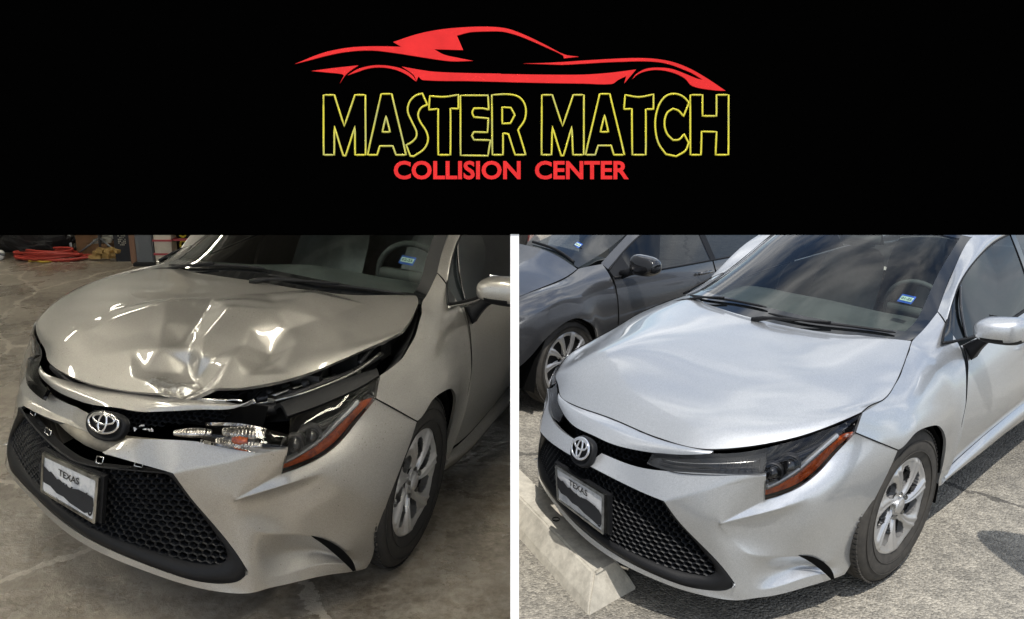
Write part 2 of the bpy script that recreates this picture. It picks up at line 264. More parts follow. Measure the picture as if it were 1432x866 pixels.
LAND = {
 'damaged': [((0.278,0.792,0.803),(-0.0009,0.0032,-0.0012)),((0.343,0.811,0.741),(-0.0013,0.0029,0.0003)),((0.163,0.889,0.634),(-0.0032,0.0173,-0.0077)),((-0.015,0.903,0.676),(-0.0027,0.0016,0.0058)),((-0.173,0.902,0.631),(-0.0004,-0.0035,0.0044)),((-0.31,0.882,0.44),(-0.0155,-0.0005,0.0391)),((-0.375,0.638,0.902),(-0.0101,0.0259,0.0005)),((-0.375,-0.638,0.902),(0.0819,-0.0133,-0.0309)),((0.13,-0.796,0.815),(0.1753,0.0044,-0.0508)),((-0.01,-0.768,0.832),(0.1337,-0.0652,-0.0339)),((-0.155,-0.728,0.863),(0.1087,-0.0625,-0.0297)),((0.535,-0.655,0.735),(0.0749,0.1622,-0.0348)),((0.886,0.392,0.538),(-0.0073,-0.0098,0.0247)),((0.886,-0.392,0.538),(-0.0319,0.0083,0.0376)),((0.708,0.694,0.664),(0.0007,0.006,-0.0078)),((0.678,0.683,0.557),(0.0083,-0.0144,-0)),((0.551,0.747,0.585),(-0.0004,-0.0008,0.0015)),((0.412,0.782,0.676),(0.0015,-0.0002,-0.0031)),((0.798,0.573,0.47),(-0.0011,-0.0003,0.0021)),((0.717,0.652,0.342),(0.0159,-0.0586,0.0317)),((0.833,0.48,0.407),(-0.018,0.0139,0.0127)),((0.766,0.597,0.274),(-0.0051,-0.0086,0.0149)),((0.746,0.628,0.219),(-0.0019,-0.0111,0.0121)),((0.871,0.37,0.194),(0.0028,-0.0091,0.0055)),((0.903,0,0.228),(0.0094,-0.0247,0.0198)),((0.871,-0.37,0.194),(-0.0426,-0.0144,0.0804)),((0.798,-0.546,0.182),(-0.0643,0.002,0.088)),((0.785,0.585,0.156),(-0.0055,-0.0029,0.0096)),((0.688,0.668,0.15),(-0.0065,0.0004,0.0085)),((0.552,0.75,0.141),(0.008,-0.0196,0.0031)),((0.375,0.825,0.145),(-0.0001,-0.0047,0.0033)),((0.279,0.853,0.262),(0.0264,0.0242,-0.0592)),((0.45,0.812,0.262),(0.0236,-0.0524,0.0029)),((0.25,0.877,0.48),(0.0109,0.0065,-0.0268)),((0.945,-0.155,0.49),(-0.0096,0.0102,-0.002)),((0.945,0.155,0.49),(0.0169,-0.0133,-0.0065)),((0.945,0.155,0.334),(0.0074,-0.013,0.0064)),((0.945,-0.155,0.334),(-0.0246,0.0156,0.0108)),((0,0.868,0.325),(-0.0014,-0.0162,0.0148)),((0,0.868,0.53),(-0.0159,0.0338,0.0096)),((0,0.868,0.12),(0.0177,-0.0232,-0.0155)),((-0.468,0.745,0.89),(-0.0039,0.0014,0.0135)),((-0.58,0.702,0.946),(0.0021,-0.0079,0.0029)),((-0.613,0.634,0.984),(0.0029,-0.0055,-0.0041)),((-0.835,0.584,1.12),(-0.0009,0.0004,0.0048)),((-0.572,0.795,0.868),(0.0045,-0.0169,0.0042)),((-0.483,0.877,0.65),(-0.0005,-0.0005,0.002)),((-0.441,0.886,0.555),(-0.0012,-0.0053,0.0077)),((-0.405,0.868,0.27),(0.0249,-0.0235,-0.0366)),((-1.12,0.853,0.385),(0.0084,0.0114,-0.0323)),((-1.12,0.872,0.305),(0.008,0.0016,-0.0227)),((-0.64,0.84,0.83),(0.0037,-0.0143,0.0029)),((-0.64,0.9,0.95),(0.0176,-0.0596,0.0031)),((-0.52,-0.61,0.975),(0.0629,-0.0247,-0.0254)),((-0.8,-0.57,1.1),(0.1856,-0.0149,-0.0943)),((0.815,-0.27,0.668),(0.0009,0.0116,-0.0245)),((0.845,-0.265,0.628),(-0.0233,0.0207,0.0019)),((0.735,-0.47,0.688),(-0.0305,0.0344,-0.0145)),((0.768,-0.584,0.655),(-0.0941,0.0908,-0.0137)),((0.708,-0.694,0.664),(-0.1103,0.111,-0.0272)),((0.6,-0.62,0.712),(0.0453,0.1261,-0.0236)),((0.678,-0.683,0.557),(-0.0911,0.068,0.0283)),((0.551,-0.747,0.585),(-0.049,0.0444,-0.0015)),((0.412,-0.782,0.676),(0.0152,0.0167,-0.0712)),((0.68,-0.697,0.52),(-0.0819,0.0617,0.0216)),((0.283,-0.797,0.803),(0.2012,0.1055,-0.0647))],
 'repaired': [((0.278,0.792,0.803),(-0.0014,0.002,0.0007)),((0.343,0.811,0.741),(-0.0026,-0.0003,0.0057)),((0.163,0.889,0.634),(-0.0005,0.0013,-0.0002)),((-0.015,0.903,0.676),(0.0031,-0.0054,-0.0016)),((-0.173,0.902,0.631),(0.001,-0.0015,-0.0008)),((-0.31,0.882,0.44),(-0.003,0.0027,0.0041)),((-0.1,0.75,0.85),(0.0071,-0.0052,-0.0121)),((0.13,0.796,0.815),(-0.0008,0.0054,-0.0045)),((-0.375,0.638,0.902),(0.0006,-0.0002,-0.0015)),((-0.205,0,0.928),(0.0076,-0.0095,-0.0023)),((-0.238,0.35,0.92),(0.0038,-0.0031,-0.006)),((-0.375,-0.638,0.902),(0.0121,-0.0391,0.0008)),((0.13,-0.796,0.815),(0.115,0.0824,-0.0375)),((-0.155,-0.728,0.863),(0.0684,0.0001,-0.0201)),((0.535,-0.655,0.735),(0.0924,0.108,-0.029)),((0.718,-0.455,0.697),(-0.0345,0.0217,0.0143)),((0.768,-0.24,0.7),(-0.009,-0.0041,0.0232)),((0.78,0,0.705),(-0.0095,0.0103,-0.0021)),((0.768,0.24,0.7),(0.0068,-0.0069,-0.0005)),((0.718,0.455,0.697),(0.0034,-0.0051,0.0012)),((0.535,0.655,0.735),(-0.0028,0.0024,0.0023)),((0.42,0.735,0.76),(0.0033,-0.0036,-0.0025)),((0.722,0.472,0.691),(0.0098,-0.0127,0.0009)),((0.938,0,0.625),(-0.0054,-0.0023,0.0116)),((0.884,0.066,0.612),(0.0016,-0.0008,-0.0011)),((0.927,0.035,0.567),(-0,0,0)),((0.927,-0.035,0.567),(0.0279,-0.0446,0.0352)),((0.886,0.392,0.538),(0.0022,0.0019,-0.0053)),((0.886,-0.392,0.538),(-0.0241,-0.0013,0.0369)),((0.818,0.525,0.594),(-0.0018,0.0019,0.0004)),((0.708,0.694,0.664),(0.0004,-0.002,0.0016)),((0.678,0.683,0.557),(0.0089,-0.0116,-0.0013)),((0.551,0.747,0.585),(-0.0008,0.0006,0.0007)),((0.412,0.782,0.676),(0,-0.0003,0.0002)),((0.798,0.573,0.47),(-0.0002,0.0012,-0.0011)),((0.717,0.652,0.342),(-0.0012,0.0028,-0.001)),((0.833,0.48,0.407),(0.0001,0,-0.0002)),((0.766,0.597,0.274),(-0.0007,-0.0002,0.001)),((0.746,0.628,0.219),(0.0023,-0.0039,0.0006)),((0.871,0.37,0.194),(-0.0068,0.0061,0.0014)),((0.903,0,0.228),(-0.0056,-0.0112,0.0206)),((0.871,-0.37,0.194),(-0.0604,-0.0157,0.0973)),((0.798,-0.546,0.182),(-0.0901,0.0137,0.0917)),((0.785,0.585,0.156),(-0.0061,-0.0002,0.0072)),((0.688,0.668,0.15),(-0.0149,0.0133,0.007)),((0.552,0.75,0.141),(0.0045,-0.0122,0.0039)),((0.375,0.825,0.145),(0.0005,-0.0072,0.0046)),((0.279,0.853,0.262),(0.0033,-0.0033,-0.0025)),((0.45,0.812,0.262),(0.0266,-0.0477,0.0021)),((0.25,0.877,0.48),(0.0029,-0.0021,-0.0033)),((0.945,-0.155,0.49),(-0.0132,0.0015,0.0148)),((0.945,0.155,0.49),(0.0086,-0.0019,-0.0084)),((0.945,0.155,0.334),(-0.0018,-0.0001,0.0022)),((0.945,-0.155,0.334),(-0.0352,0.0191,0.0148)),((0,0.868,0.325),(0.0025,0.0015,-0.0055)),((0,0.868,0.53),(-0.0217,0.0351,0.0129)),((0,0.868,0.12),(0.0213,-0.0305,-0.0107)),((-0.468,0.745,0.89),(-0.0007,-0.0024,0.0053)),((-0.58,0.702,0.946),(0.0008,-0.004,0.003)),((-0.613,0.634,0.984),(0.0023,-0.0028,-0.0039)),((-0.835,0.584,1.12),(0.0023,-0.0036,-0.0036)),((-1.137,0.529,1.26),(0.0033,-0.0068,-0.003)),((-0.572,0.795,0.868),(0.0084,-0.0163,-0.0058)),((-0.483,0.877,0.65),(0.0012,0.0001,-0.0031)),((-0.441,0.886,0.555),(-0.0013,-0.0045,0.0071)),((-0.405,0.868,0.27),(-0.0026,-0.008,0.0112)),((-1.12,0.853,0.385),(-0.0001,0.0046,-0.0035)),((-1.12,0.872,0.305),(-0.0019,-0.0046,0.0082)),((-1.12,0.783,0.886),(0.0086,-0.0065,-0.0232)),((-1.175,0.6,1.212),(0.0002,0.0009,-0.0028)),((-0.64,0.84,0.83),(0.0011,-0.0075,0.0054)),((-0.64,0.9,0.95),(0.0237,-0.0619,-0.0004)),((-0.52,-0.61,0.975),(-0.0128,-0.0059,0.0057)),((-0.8,-0.57,1.1),(-0.0017,0.0054,0)),((-0.4,-0.77,0.865),(0.045,-0.0065,-0.0137)),((0.815,-0.27,0.668),(0.0083,0.0008,-0.0144)),((0.845,-0.265,0.628),(-0.0172,0.0112,0.0056)),((0.768,-0.584,0.655),(-0.0932,0.0826,-0.0146)),((0.865,-0.279,0.618),(-0.0325,0.017,0.0179)),((0.832,-0.395,0.632),(-0.0568,0.0383,0.0155)),((0.808,-0.3,0.667),(-0.0006,0.0114,-0.0205)),((0.752,-0.44,0.684),(-0.0193,0.0355,-0.0387)),((0.722,-0.472,0.691),(-0.0166,0.0179,-0.0092)),((0.708,-0.694,0.664),(-0.1045,0.0983,-0.0294)),((0.6,-0.62,0.712),(0.0551,0.0979,-0.0202)),((0.678,-0.683,0.557),(-0.0845,0.0498,0.0366)),((0.551,-0.747,0.585),(-0.0314,0.0373,-0.0248)),((0.412,-0.782,0.676),(0.0351,0.0137,-0.0906)),((0.68,-0.697,0.52),(-0.0556,0.0413,0.0044)),((0.283,-0.797,0.803),(0.1925,0.1339,-0.0563))],
}
# ---------------------------------------------------------------- car frame
CARS = {
 'damaged': dict(T=[[0.9252,0.1121,-0.0893],[0.1108,1.1181,0.1001],[0.0311,-0.0322,0.9823]], loc=(-1.23409,3.51692,0), yaw=-2.0072277),
 'repaired': dict(T=[[1.0035,0.0438,0.0122],[0.044,0.8313,0.019],[0.0133,0.0193,0.8524]], loc=(0.901106,3.408054,0), yaw=-2.4130158),
}
class Frame:
    """a vehicle's own frame: x forward from the front axle, y to its left, z up"""
    def __init__(s, T, loc, yaw, land=None, clip=None):
        s.T = np.array(T); s.loc = np.array(loc, float); s.yaw = yaw; s.clip = clip; s.W = None
        if land:
            X = np.array([a for a, b in land], float); D = np.array([b for a, b in land], float)
            K = np.exp(-((X[:,None]-X[None])**2).sum(-1)/(2*.30**2))
            s.X = X; s.W = np.linalg.solve(K+.05*np.eye(len(X)), D)
    def warp(s, V):
        V = np.asarray(V, float).reshape(-1, 3)
        if s.W is None: return V
        return V + np.exp(-((V[:,None]-s.X[None])**2).sum(-1)/(2*.30**2)) @ s.W
    def local(s, V): return s.warp(V) @ s.T.T
    def world(s, V):
        c, n = math.cos(s.yaw), math.sin(s.yaw)
        return s.local(V) @ np.array([[c,n,0],[-n,c,0],[0,0,1]]) + s.loc
    def add(s, name, V, F, m, parent, smooth=True, sub=0, skirt=0., cen=(0.0,0,.45), orient=True, rigid=False, mats=None, sharp=None):
        V = np.asarray(V, float).reshape(-1, 3)
        bm = bmesh.new(); vs = [bm.verts.new(v) for v in V]
        for k, f in enumerate(F):
            try:
                fc = bm.faces.new([vs[i] for i in f])
                if mats is not None: fc.material_index = mats[k]
            except ValueError: pass
        bmesh.ops.remove_doubles(bm, verts=bm.verts, dist=1e-5)
        if orient:
            bmesh.ops.recalc_face_normals(bm, faces=bm.faces)
            bm.normal_update(); c = Vector(cen)
            sc = sum((f.calc_center_median()-c).dot(f.normal)*f.calc_area() for f in bm.faces)
            if sc < 0: bmesh.ops.reverse_faces(bm, faces=bm.faces)
        bm.normal_update()
        if skirt:
            be = [e for e in bm.edges if e.is_boundary]
            nr = {v: v.normal.copy() for v in bm.verts}
            r = bmesh.ops.extrude_edge_only(bm, edges=be)
            for v in [g for g in r['geom'] if isinstance(g, bmesh.types.BMVert)]:
                src = min((e.other_vert(v) for e in v.link_edges if e.other_vert(v) in nr), key=lambda q: (q.co-v.co).length)
                v.co = src.co - nr[src]*skirt
            for e in be: e.smooth = False
        bm.verts.ensure_lookup_table()
        P = np.array([v.co[:] for v in bm.verts])
        if len(P): 
            P = (P @ s.T.T) if rigid else s.local(P)
        for v, p in zip(bm.verts, P): v.co = p
        if s.clip is not None:
            c, n = math.cos(s.yaw), math.sin(s.yaw)      # keep the side of the partition the car is on
            sgn, lim = s.clip
            no_ = Vector((c, -n, 0)); co = no_*(lim-s.loc[0])
            g = bm.verts[:]+bm.edges[:]+bm.faces[:]
            bmesh.ops.bisect_plane(bm, geom=g, plane_co=co, plane_no=no_*sgn, clear_outer=True)
        if not len(bm.faces): bm.free(); return None
        me = bpy.data.meshes.new(name); bm.to_mesh(me); bm.free()
        if smooth: me.polygons.foreach_set('use_smooth', [True]*len(me.polygons))
        for k in (m if isinstance(m, (list, tuple)) else [m]): me.materials.append(M[k])
        o = bpy.data.objects.new(name, me); COL.objects.link(o); o.parent = parent
        return o
    def patch(s, name, C, m, parent, nu=24, nv=24, skirt=.014, fn=None, side=1, **kw):
        G = grid_eval(C, nu, nv)
        if fn is not None: G = fn(G)
        G = G.reshape(-1, 3)*[1, side, 1]
        return s.add(name, G, grid_faces(nu, nv), m, parent, skirt=skirt, **kw)

def cc(V, F, levels=3, crease=None, corner=None):
    """catmull clark of a cage; returns arrays"""
    me = bpy.data.meshes.new('cage'); me.from_pydata([tuple(v) for v in V], [], F); me.update()
    o = bpy.data.objects.new('cage', me); COL.objects.link(o)
    if crease:
        a = me.attributes.new('crease_edge', 'FLOAT', 'EDGE')
        cd = {tuple(sorted(k)): v for k, v in crease.items()}
        for e in me.edges: a.data[e.index].value = cd.get(tuple(sorted(e.vertices)), 0.)
    if corner:
        a = me.attributes.new('crease_vert', 'FLOAT', 'POINT')
        for i in corner: a.data[i].value = 1.
    mo = o.modifiers.new('s', 'SUBSURF'); mo.levels = levels; mo.boundary_smooth = 'PRESERVE_CORNERS'
    dg = bpy.context.evaluated_depsgraph_get(); dg.update(); ev = o.evaluated_get(dg); em = ev.to_mesh()
    VV = np.empty(len(em.vertices)*3); em.vertices.foreach_get('co', VV); FF = [tuple(p.vertices) for p in em.polygons]
    ev.to_mesh_clear(); bpy.data.objects.remove(o); bpy.data.meshes.remove(me)
    return VV.reshape(-1, 3), FF

def strip_faces(n, closed=False):
    return [(i, (i+1) % n, n+(i+1) % n, n+i) for i in range(n if closed else n-1)]

# ---- shared curves (driver side, mirrored for the other)
HOOD = [  # rows front -> rear, columns centre -> driver edge
 [(.780,0,.705),(.768,.24,.700),(.718,.455,.697),(.535,.655,.735),(.278,.792,.803)],
 [(.715,0,.752),(.700,.235,.748),(.650,.45,.742),(.485,.655,.765),(.245,.792,.811)],
 [(.50,0,.822),(.49,.225,.819),(.455,.44,.812),(.345,.645,.806),(.13,.796,.815)],
 [(.20,0,.880),(.205,.215,.878),(.20,.425,.871),(.13,.625,.851),(-.01,.768,.832)],
 [(-.03,0,.912),(-.04,.195,.910),(-.06,.39,.904),(-.10,.58,.890),(-.155,.728,.863)],
 [(-.205,0,.928),(-.217,.174,.925),(-.238,.35,.920),(-.285,.50,.917),(-.375,.638,.902)],
]
def mirror_cols(G):
    return [[(x, -y, z) for x, y, z in r[:0:-1]] + list(r) for r in G]
FENDER = [ # columns front -> rear, each top -> bottom
 [(.280,.797,.803),(.292,.800,.795),(.308,.804,.781),(.324,.808,.764),(.341,.813,.745)],
 [(.200,.798,.808),(.210,.818,.785),(.222,.836,.755),(.236,.849,.722),(.253,.862,.690)],
 [(.100,.794,.818),(.110,.825,.790),(.125,.852,.750),(.143,.875,.700),(.161,.888,.636)],
 [(.000,.773,.832),(.005,.818,.808),(.015,.858,.770),(.030,.885,.725),(.045,.902,.676)],
 [(-.10,.750,.850),(-.10,.800,.826),(-.09,.848,.785),(-.075,.882,.730),(-.062,.905,.668)],
 [(-.20,.714,.873),(-.20,.778,.845),(-.195,.838,.790),(-.185,.880,.715),(-.173,.902,.631)],
 [(-.29,.682,.889),(-.30,.752,.858),(-.30,.825,.795),(-.29,.875,.690),(-.262,.896,.540)],
 [(-.37,.645,.903),(-.39,.722,.873),(-.40,.808,.800),(-.375,.868,.675),(-.322,.880,.410)],
 [(-.49,.640,.938),(-.49,.715,.900),(-.49,.812,.798),(-.445,.872,.660),(-.365,.866,.270)],
 [(-.61,.636,.985),(-.58,.700,.945),(-.572,.800,.830),(-.475,.878,.650),(-.425,.862,.250)],
]
FRONT = {
 'T0':(.884,.066,.612),'T1':(.872,.176,.609),'T2':(.865,.279,.618),'T3':(.832,.395,.632),'T4':(.768,.584,.655),'T5':(.708,.694,.664),
 'B0':(.927,.035,.567),'B1':(.907,.192,.554),'B2':(.894,.323,.542),'B3':(.886,.392,.538),'C1':(.818,.525,.594),'C2':(.748,.620,.630),
 'HL':(.678,.683,.557),'H1':(.617,.717,.567),'H2':(.551,.747,.585),'H3':(.486,.768,.620),'H4':(.412,.782,.676),'H5':(.343,.811,.741),
 'G1':(.858,.430,.464),'G2':(.833,.480,.407),'G3':(.793,.549,.332),'G4':(.766,.597,.274),'G5':(.746,.628,.219),'G6':(.768,.605,.190),
 'G7':(.800,.545,.180),'G8':(.843,.465,.183),'G9':(.871,.370,.194),'G10':(.898,.200,.214),'G11':(.905,0,.228),
 'K1':(.828,.530,.510),'J1':(.812,.545,.430),'J3':(.775,.590,.355),'J4':(.750,.622,.285),'J5':(.728,.645,.212),
 'FT':(.798,.573,.470),'FD':(.717,.652,.342),'FD1':(.760,.594,.420),'FDm':(.738,.620,.380),
 's1':(.685,.702,.519),'s2':(.623,.751,.532),'s3':(.543,.794,.551),'s4':(.465,.825,.590),'s5':(.385,.848,.640),'SE':(.252,.860,.688),
 'q2':(.618,.708,.482),'q3':(.545,.805,.500),'q4':(.465,.842,.520),'q5':(.340,.872,.570),'A0':(.163,.889,.634),
 'm2':(.622,.704,.420),'m3':(.550,.802,.435),'m4':(.460,.845,.450),'m5':(.345,.876,.480),'A2':(.250,.877,.480),
 'p2':(.626,.702,.362),'p3':(.535,.788,.365),'p4':(.452,.832,.360),'p5':(.360,.866,.360),'A3':(.279,.868,.370),
 'n2':(.638,.706,.315),'n3':(.528,.772,.300),'n4':(.450,.812,.262),'n5':(.400,.838,.215),'A4':(.279,.853,.262),
 'LV':(.695,.660,.250),'v2':(.615,.668,.228),'v3':(.515,.712,.228),'v4':(.434,.765,.222),'v5':(.392,.812,.190),
 'L0':(.690,.665,.180),'L1':(.630,.702,.172),'L2':(.538,.758,.182),'L3':(.446,.806,.196),'L4':(.385,.832,.175),'A5':(.278,.842,.172),
 'b0':(.688,.668,.150),'b1':(.631,.705,.142),'b2':(.552,.750,.141),'b3':(.462,.796,.148),'b4':(.375,.825,.145),'A6':(.300,.828,.135),
 'Q0':(.907,0,.200),'Q1':(.899,.205,.190),'Q2':(.870,.378,.174),'Q3':(.836,.480,.162),'Q4':(.785,.585,.156),'Q5':(.738,.640,.150),
}
FF = ['T0 T1 B1 B0','T1 T2 B2 B1','T2 T3 B3 B2','T3 T4 C1 B3','T4 T5 C2 C1',
 'B3 C1 K1 G1','C1 C2 FT K1','C2 T5 HL FT','G1 K1 J1 G2','K1 FT FD1 J1','G2 J1 J3 G3','J1 FD1 FDm J3','G3 J3 J4 G4','J3 FDm FD J4','J4 FD LV J5','G4 J4 J5 G5',
 'FT HL s1','HL H1 s2 s1','FT s1 s2 q2','H1 H2 s3 s2','H2 H3 s4 s3','H3 H4 s5 s4','H4 H5 SE s5',
 's2 s3 q3 q2','s3 s4 q4 q3','s4 s5 q5 q4','s5 SE A0 q5',
 'FT q2 m2 FD1','q2 q3 m3 m2','q3 q4 m4 m3','q4 q5 m5 m4','q5 A0 A2 m5',
 'FD1 m2 p2 FDm','m2 m3 p3 p2','m3 m4 p4 p3','m4 m5 p5 p4','m5 A2 A3 p5',
 'FDm p2 n2 FD','p2 p3 n3 n2','p3 p4 n4 n3','p4 p5 n5 n4','p5 A3 A4 n5',
 'FD n2 v2 LV','n2 n3 v3 v2','n3 n4 v4 v3','n4 n5 v5 v4','n5 A4 A5 v5',
 'LV v2 L1 L0','v2 v3 L2 L1','v3 v4 L3 L2','v4 v5 L4 L3','v5 A5 A6 L4','J5 LV L0 b0',
 'L0 L1 b1 b0','L1 L2 b2 b1','L2 L3 b3 b2','L3 L4 b4 b3','L4 A6 b4',
 'G5 J5 Q5 G6','J5 b0 Q5','G6 Q5 Q4 G7','G7 Q4 Q3 G8','G8 Q3 Q2 G9','G9 Q2 Q1 G10','G10 Q1 Q0 G11']
CRE = {'B3 C1':.9,'C1 C2':.9,'C2 T5':.9,'FT HL':1,'FT FD1':.95,'FD1 FDm':.9,'FDm FD':.9,'FD n2':.95,'n2 n3':.95,'n3 n4':1,'n4 n5':1,'FT s1':.95,'s1 s2':.8,'s2 s3':.4,'FT q2':.0,
 'L0 L1':.8,'L1 L2':.95,'L2 L3':1,'L3 L4':1,'T5 HL':.5,'G1 K1':0,'v3 v4':.3,'B0 B1':0}
def bumper_mesh(cut_bar=0.):
    P = dict(FRONT)
    if cut_bar:
        P['T0'] = (.868,.205,.612); P['B0'] = (.925,.150,.575); P['T1'] = (.866,.240,.615); P['B1'] = (.903,.235,.552)
    names = list(P); V = []; idx = {}
    for sgn in (1, -1):
        Q = P if sgn == 1 else FRONT
        for n in names:
            if sgn == -1 and Q[n][1] == 0: idx[(n, -1)] = idx[(n, 1)]; continue
            idx[(n, sgn)] = len(V); V.append((Q[n][0], Q[n][1]*sgn, Q[n][2]))
    F, cr = [], {}
    for sgn in (1, -1):
        for f in FF:
            q = [idx[(n, sgn)] for n in f.split()]; F.append(q if sgn == 1 else q[::-1])
        for k, v in CRE.items():
            a, b = k.split(); cr[(idx[(a, sgn)], idx[(b, sgn)])] = v
    corner = [idx[(n, s_)] for s_ in (1, -1) for n in ('T0','B0','T5','H5','A0','A6','B3','HL','G5')]
    return cc(V, F, 4, cr, corner)

# ---- wheel
def lathe_vf(prof, n=64, close=False):
    """prof: (axial, radius) rows, axis along y"""
    V = []
    for a, r in prof:
        for k in range(n):
            t = 2*math.pi*k/n; V.append((r*math.cos(t), a, r*math.sin(t)))
    F = []
    K = len(prof)
    for i in range(K-1):
        for k in range(n): F.append((i*n+k, i*n+(k+1) % n, (i+1)*n+(k+1) % n, (i+1)*n+k))
    return V, F
def wheel(fr, root, cx, side=1, R=.325, yo=.868, spokes=7, style='cover', tyre='tyre', rim_r=.205, rot0=0., wz=None, steer=0.):
    """hub face at y = yo; R outer tyre radius"""
    wz = R if wz is None else wz
    def place(V):
        V = np.array(V, float); c, s_ = math.cos(steer), math.sin(steer)
        V = np.stack([V[:,0]*c-V[:,1]*s_, V[:,0]*s_+V[:,1]*c, V[:,2]], 1)
        V[:,1] += yo; V = V + [cx, 0, wz]; V[:,1] *= side; return V
    grp = fr.add('wheel', place(lathe_vf([(-.02,.06),(-.16,.06),(-.16,rim_r-.01),(-.02,rim_r-.012)], 48)[0]), lathe_vf([(-.02,.06),(-.16,.06),(-.16,rim_r-.01),(-.02,rim_r-.012)], 48)[1], 'rotor', root, cen=(cx,yo*side,wz), rigid=True)
    if grp is None: return
    prof = [(-.19,rim_r+.0),(-.20,rim_r+.03),(-.195,R-.05),(-.18,R-.014),(-.15,R)]
    for g in (-.125,-.09,-.055): prof += [(g-.006,R),(g-.004,R-.008),(g+.004,R-.008),(g+.006,R)]
    prof += [(-.03,R-.001),(-.008,R-.012),(.004,R-.03),(.010,R-.055),(.010,rim_r+.04),(.006,rim_r+.02),(-.002,rim_r+.006),(-.004,rim_r-.002)]
    v, f = lathe_vf(prof, 96); fr.add('tyre', place(v), f, tyre, grp, cen=(cx,(yo-.1)*side,wz), rigid=True)
    for rr in (rim_r+.030, R-.045):                                     # raised sidewall rings
        v, f = tube_vf([(rr*math.cos(a), .0105, rr*math.sin(a)) for a in np.linspace(0, 2*math.pi, 97)[:-1]], .0018, 5, closed=True); fr.add('sidewall_ring', place(v), f, tyre, grp, orient=False, rigid=True)
    V, F = [], []
    for k in range(84):                                                # shoulder tread blocks
        a = 2*math.pi*k/84; ca, sa = math.cos(a), math.sin(a); 
        bv, bf = box_vf((0,-.022,R-.0035), (.015,.028,.0065)); b0_ = len(V)
        V += [(x*ca-z*sa, y, x*sa+z*ca) for x, y, z in bv]; F += [tuple(i+b0_ for i in q) for q in bf]
    o_ = fr.add('tread_blocks', place(V), F, tyre, grp, orient=False, rigid=True, smooth=False)
    if o_: o_['kind'] = 'stuff'
    # face disc built in polar cells so that the windows are real holes
    NA, NR = 210, 22
    rs = np.linspace(.028, rim_r, NR); V = []
    def height(r, a):
        u = (a/(2*math.pi)*spokes) % 1.0
        h = -.022*(1-((r-.03)/(rim_r-.03)))**1.5                       # dished centre
        tw = u + .55*(r/rim_r)                                         # swept spokes
        k = abs((tw % 1.0)-.5)*2
        h += .012*math.exp(-((k-.18)/.16)**2)*(1 if .05 < r < rim_r-.015 else 0) - .006*k*(1 if r > .05 else 0)
        if r > rim_r-.018: h += .006*math.sin((r-(rim_r-.018))/.018*math.pi)
        if r < .045: h = -.012
        return h
    for r in rs:
        for k in range(NA):
            a = 2*math.pi*k/NA+rot0; V.append((r*math.cos(a), height(r, a-rot0)-.004, r*math.sin(a)))
    F = []
    def hole(r, a):
        u = (a/(2*math.pi)*spokes + .55*(r/rim_r)) % 1.0
        k = abs(u-.5)*2                                                # 0 at spoke centre .. 1 between
        lo, hi = .062, rim_r-.034
        if not lo < r < hi: return False
        q = (r-lo)/(hi-lo); wdt = .62*math.sin(math.pi*min(max(q, 0), 1))**.5
        return k > 1-wdt if style == 'cover' else k > .42
    for i in range(NR-1):
        for k in range(NA):
            rm = (rs[i]+rs[i+1])/2; am = 2*math.pi*(k+.5)/NA
            if hole(rm, am): continue
            F.append((i*NA+k, i*NA+(k+1) % NA, (i+1)*NA+(k+1) % NA, (i+1)*NA+k))
    fr.add('hubcap' if style == 'cover' else 'rim', place(V), F, 'hubcap', grp, skirt=.03, cen=(cx,(yo-1)*side,wz), rigid=True)
    # hub centre, lug pockets
    v, f = lathe_vf([(-.03,.034),(-.006,.034),(-.002,.030),(-.003,.024),(-.001,.022),(0,.0005)], 32)
    fr.add('centre_cap', place(v), f, 'hubcap', grp, cen=(cx,(yo-1)*side,wz), rigid=True)
    for k in range(5):
        a = 2*math.pi*k/5+rot0; v, f = lathe_vf([(-.012,.010),(-.004,.009),(-.0045,.0005)], 6)
        v = [(x+.052*math.cos(a), y, z+.052*math.sin(a)) for x, y, z in v]
        fr.add('lug_nut', place(v), f, 'bare', grp, cen=(cx,(yo-1)*side,wz), rigid=True, smooth=False)
    v, f = lathe_vf([(-.045,.05),(-.045,rim_r-.02)], 48); fr.add('brake_disc', place(v), f, 'rotor', grp, cen=(cx,(yo-1)*side,wz), rigid=True)
    return grp

def text_vf(s, height, bold=0., width=None, res=3):
    cu = bpy.data.curves.new('t', 'FONT'); cu.body = s; cu.size = 1; cu.offset = bold; cu.align_x = 'CENTER'; cu.align_y = 'CENTER'; cu.resolution_u = res
    o = bpy.data.objects.new('t', cu); COL.objects.link(o); dg = bpy.context.evaluated_depsgraph_get(); dg.update()
    me = bpy.data.meshes.new_from_object(o.evaluated_get(dg)); V = np.array([v.co[:] for v in me.vertices]); F = [tuple(p.vertices) for p in me.polygons]
    bpy.data.objects.remove(o); bpy.data.curves.remove(cu); bpy.data.meshes.remove(me)
    mn, mxx = V.min(0), V.max(0); V = V-(mn+mxx)/2; k = height/(mxx-mn)[1]; V[:,1] *= k; V[:,0] *= (width/(mxx-mn)[0]) if width else k
    return V, F
def on_plane(V, o, ex, ey, n=None, lift=0.):
    """flat x,y into space along ex, ey from o"""
    o, ex, ey = np.array(o, float), np.array(ex, float), np.array(ey, float); nn = np.cross(ex, ey); nn = nn/np.linalg.norm(nn)
    V = np.asarray(V, float); return o+V[:,:1]*ex+V[:,1:2]*ey+nn*lift
def gnorm(G):
    du = np.gradient(G, axis=0); dv = np.gradient(G, axis=1); n = np.cross(du, dv); return n/(np.linalg.norm(n, axis=2, keepdims=True)+1e-12)
def inset(G, d, ref=(0,0,.45)):
    n = gnorm(G); s_ = np.sign(((G-np.array(ref))*n).sum()); return G-n*d*s_
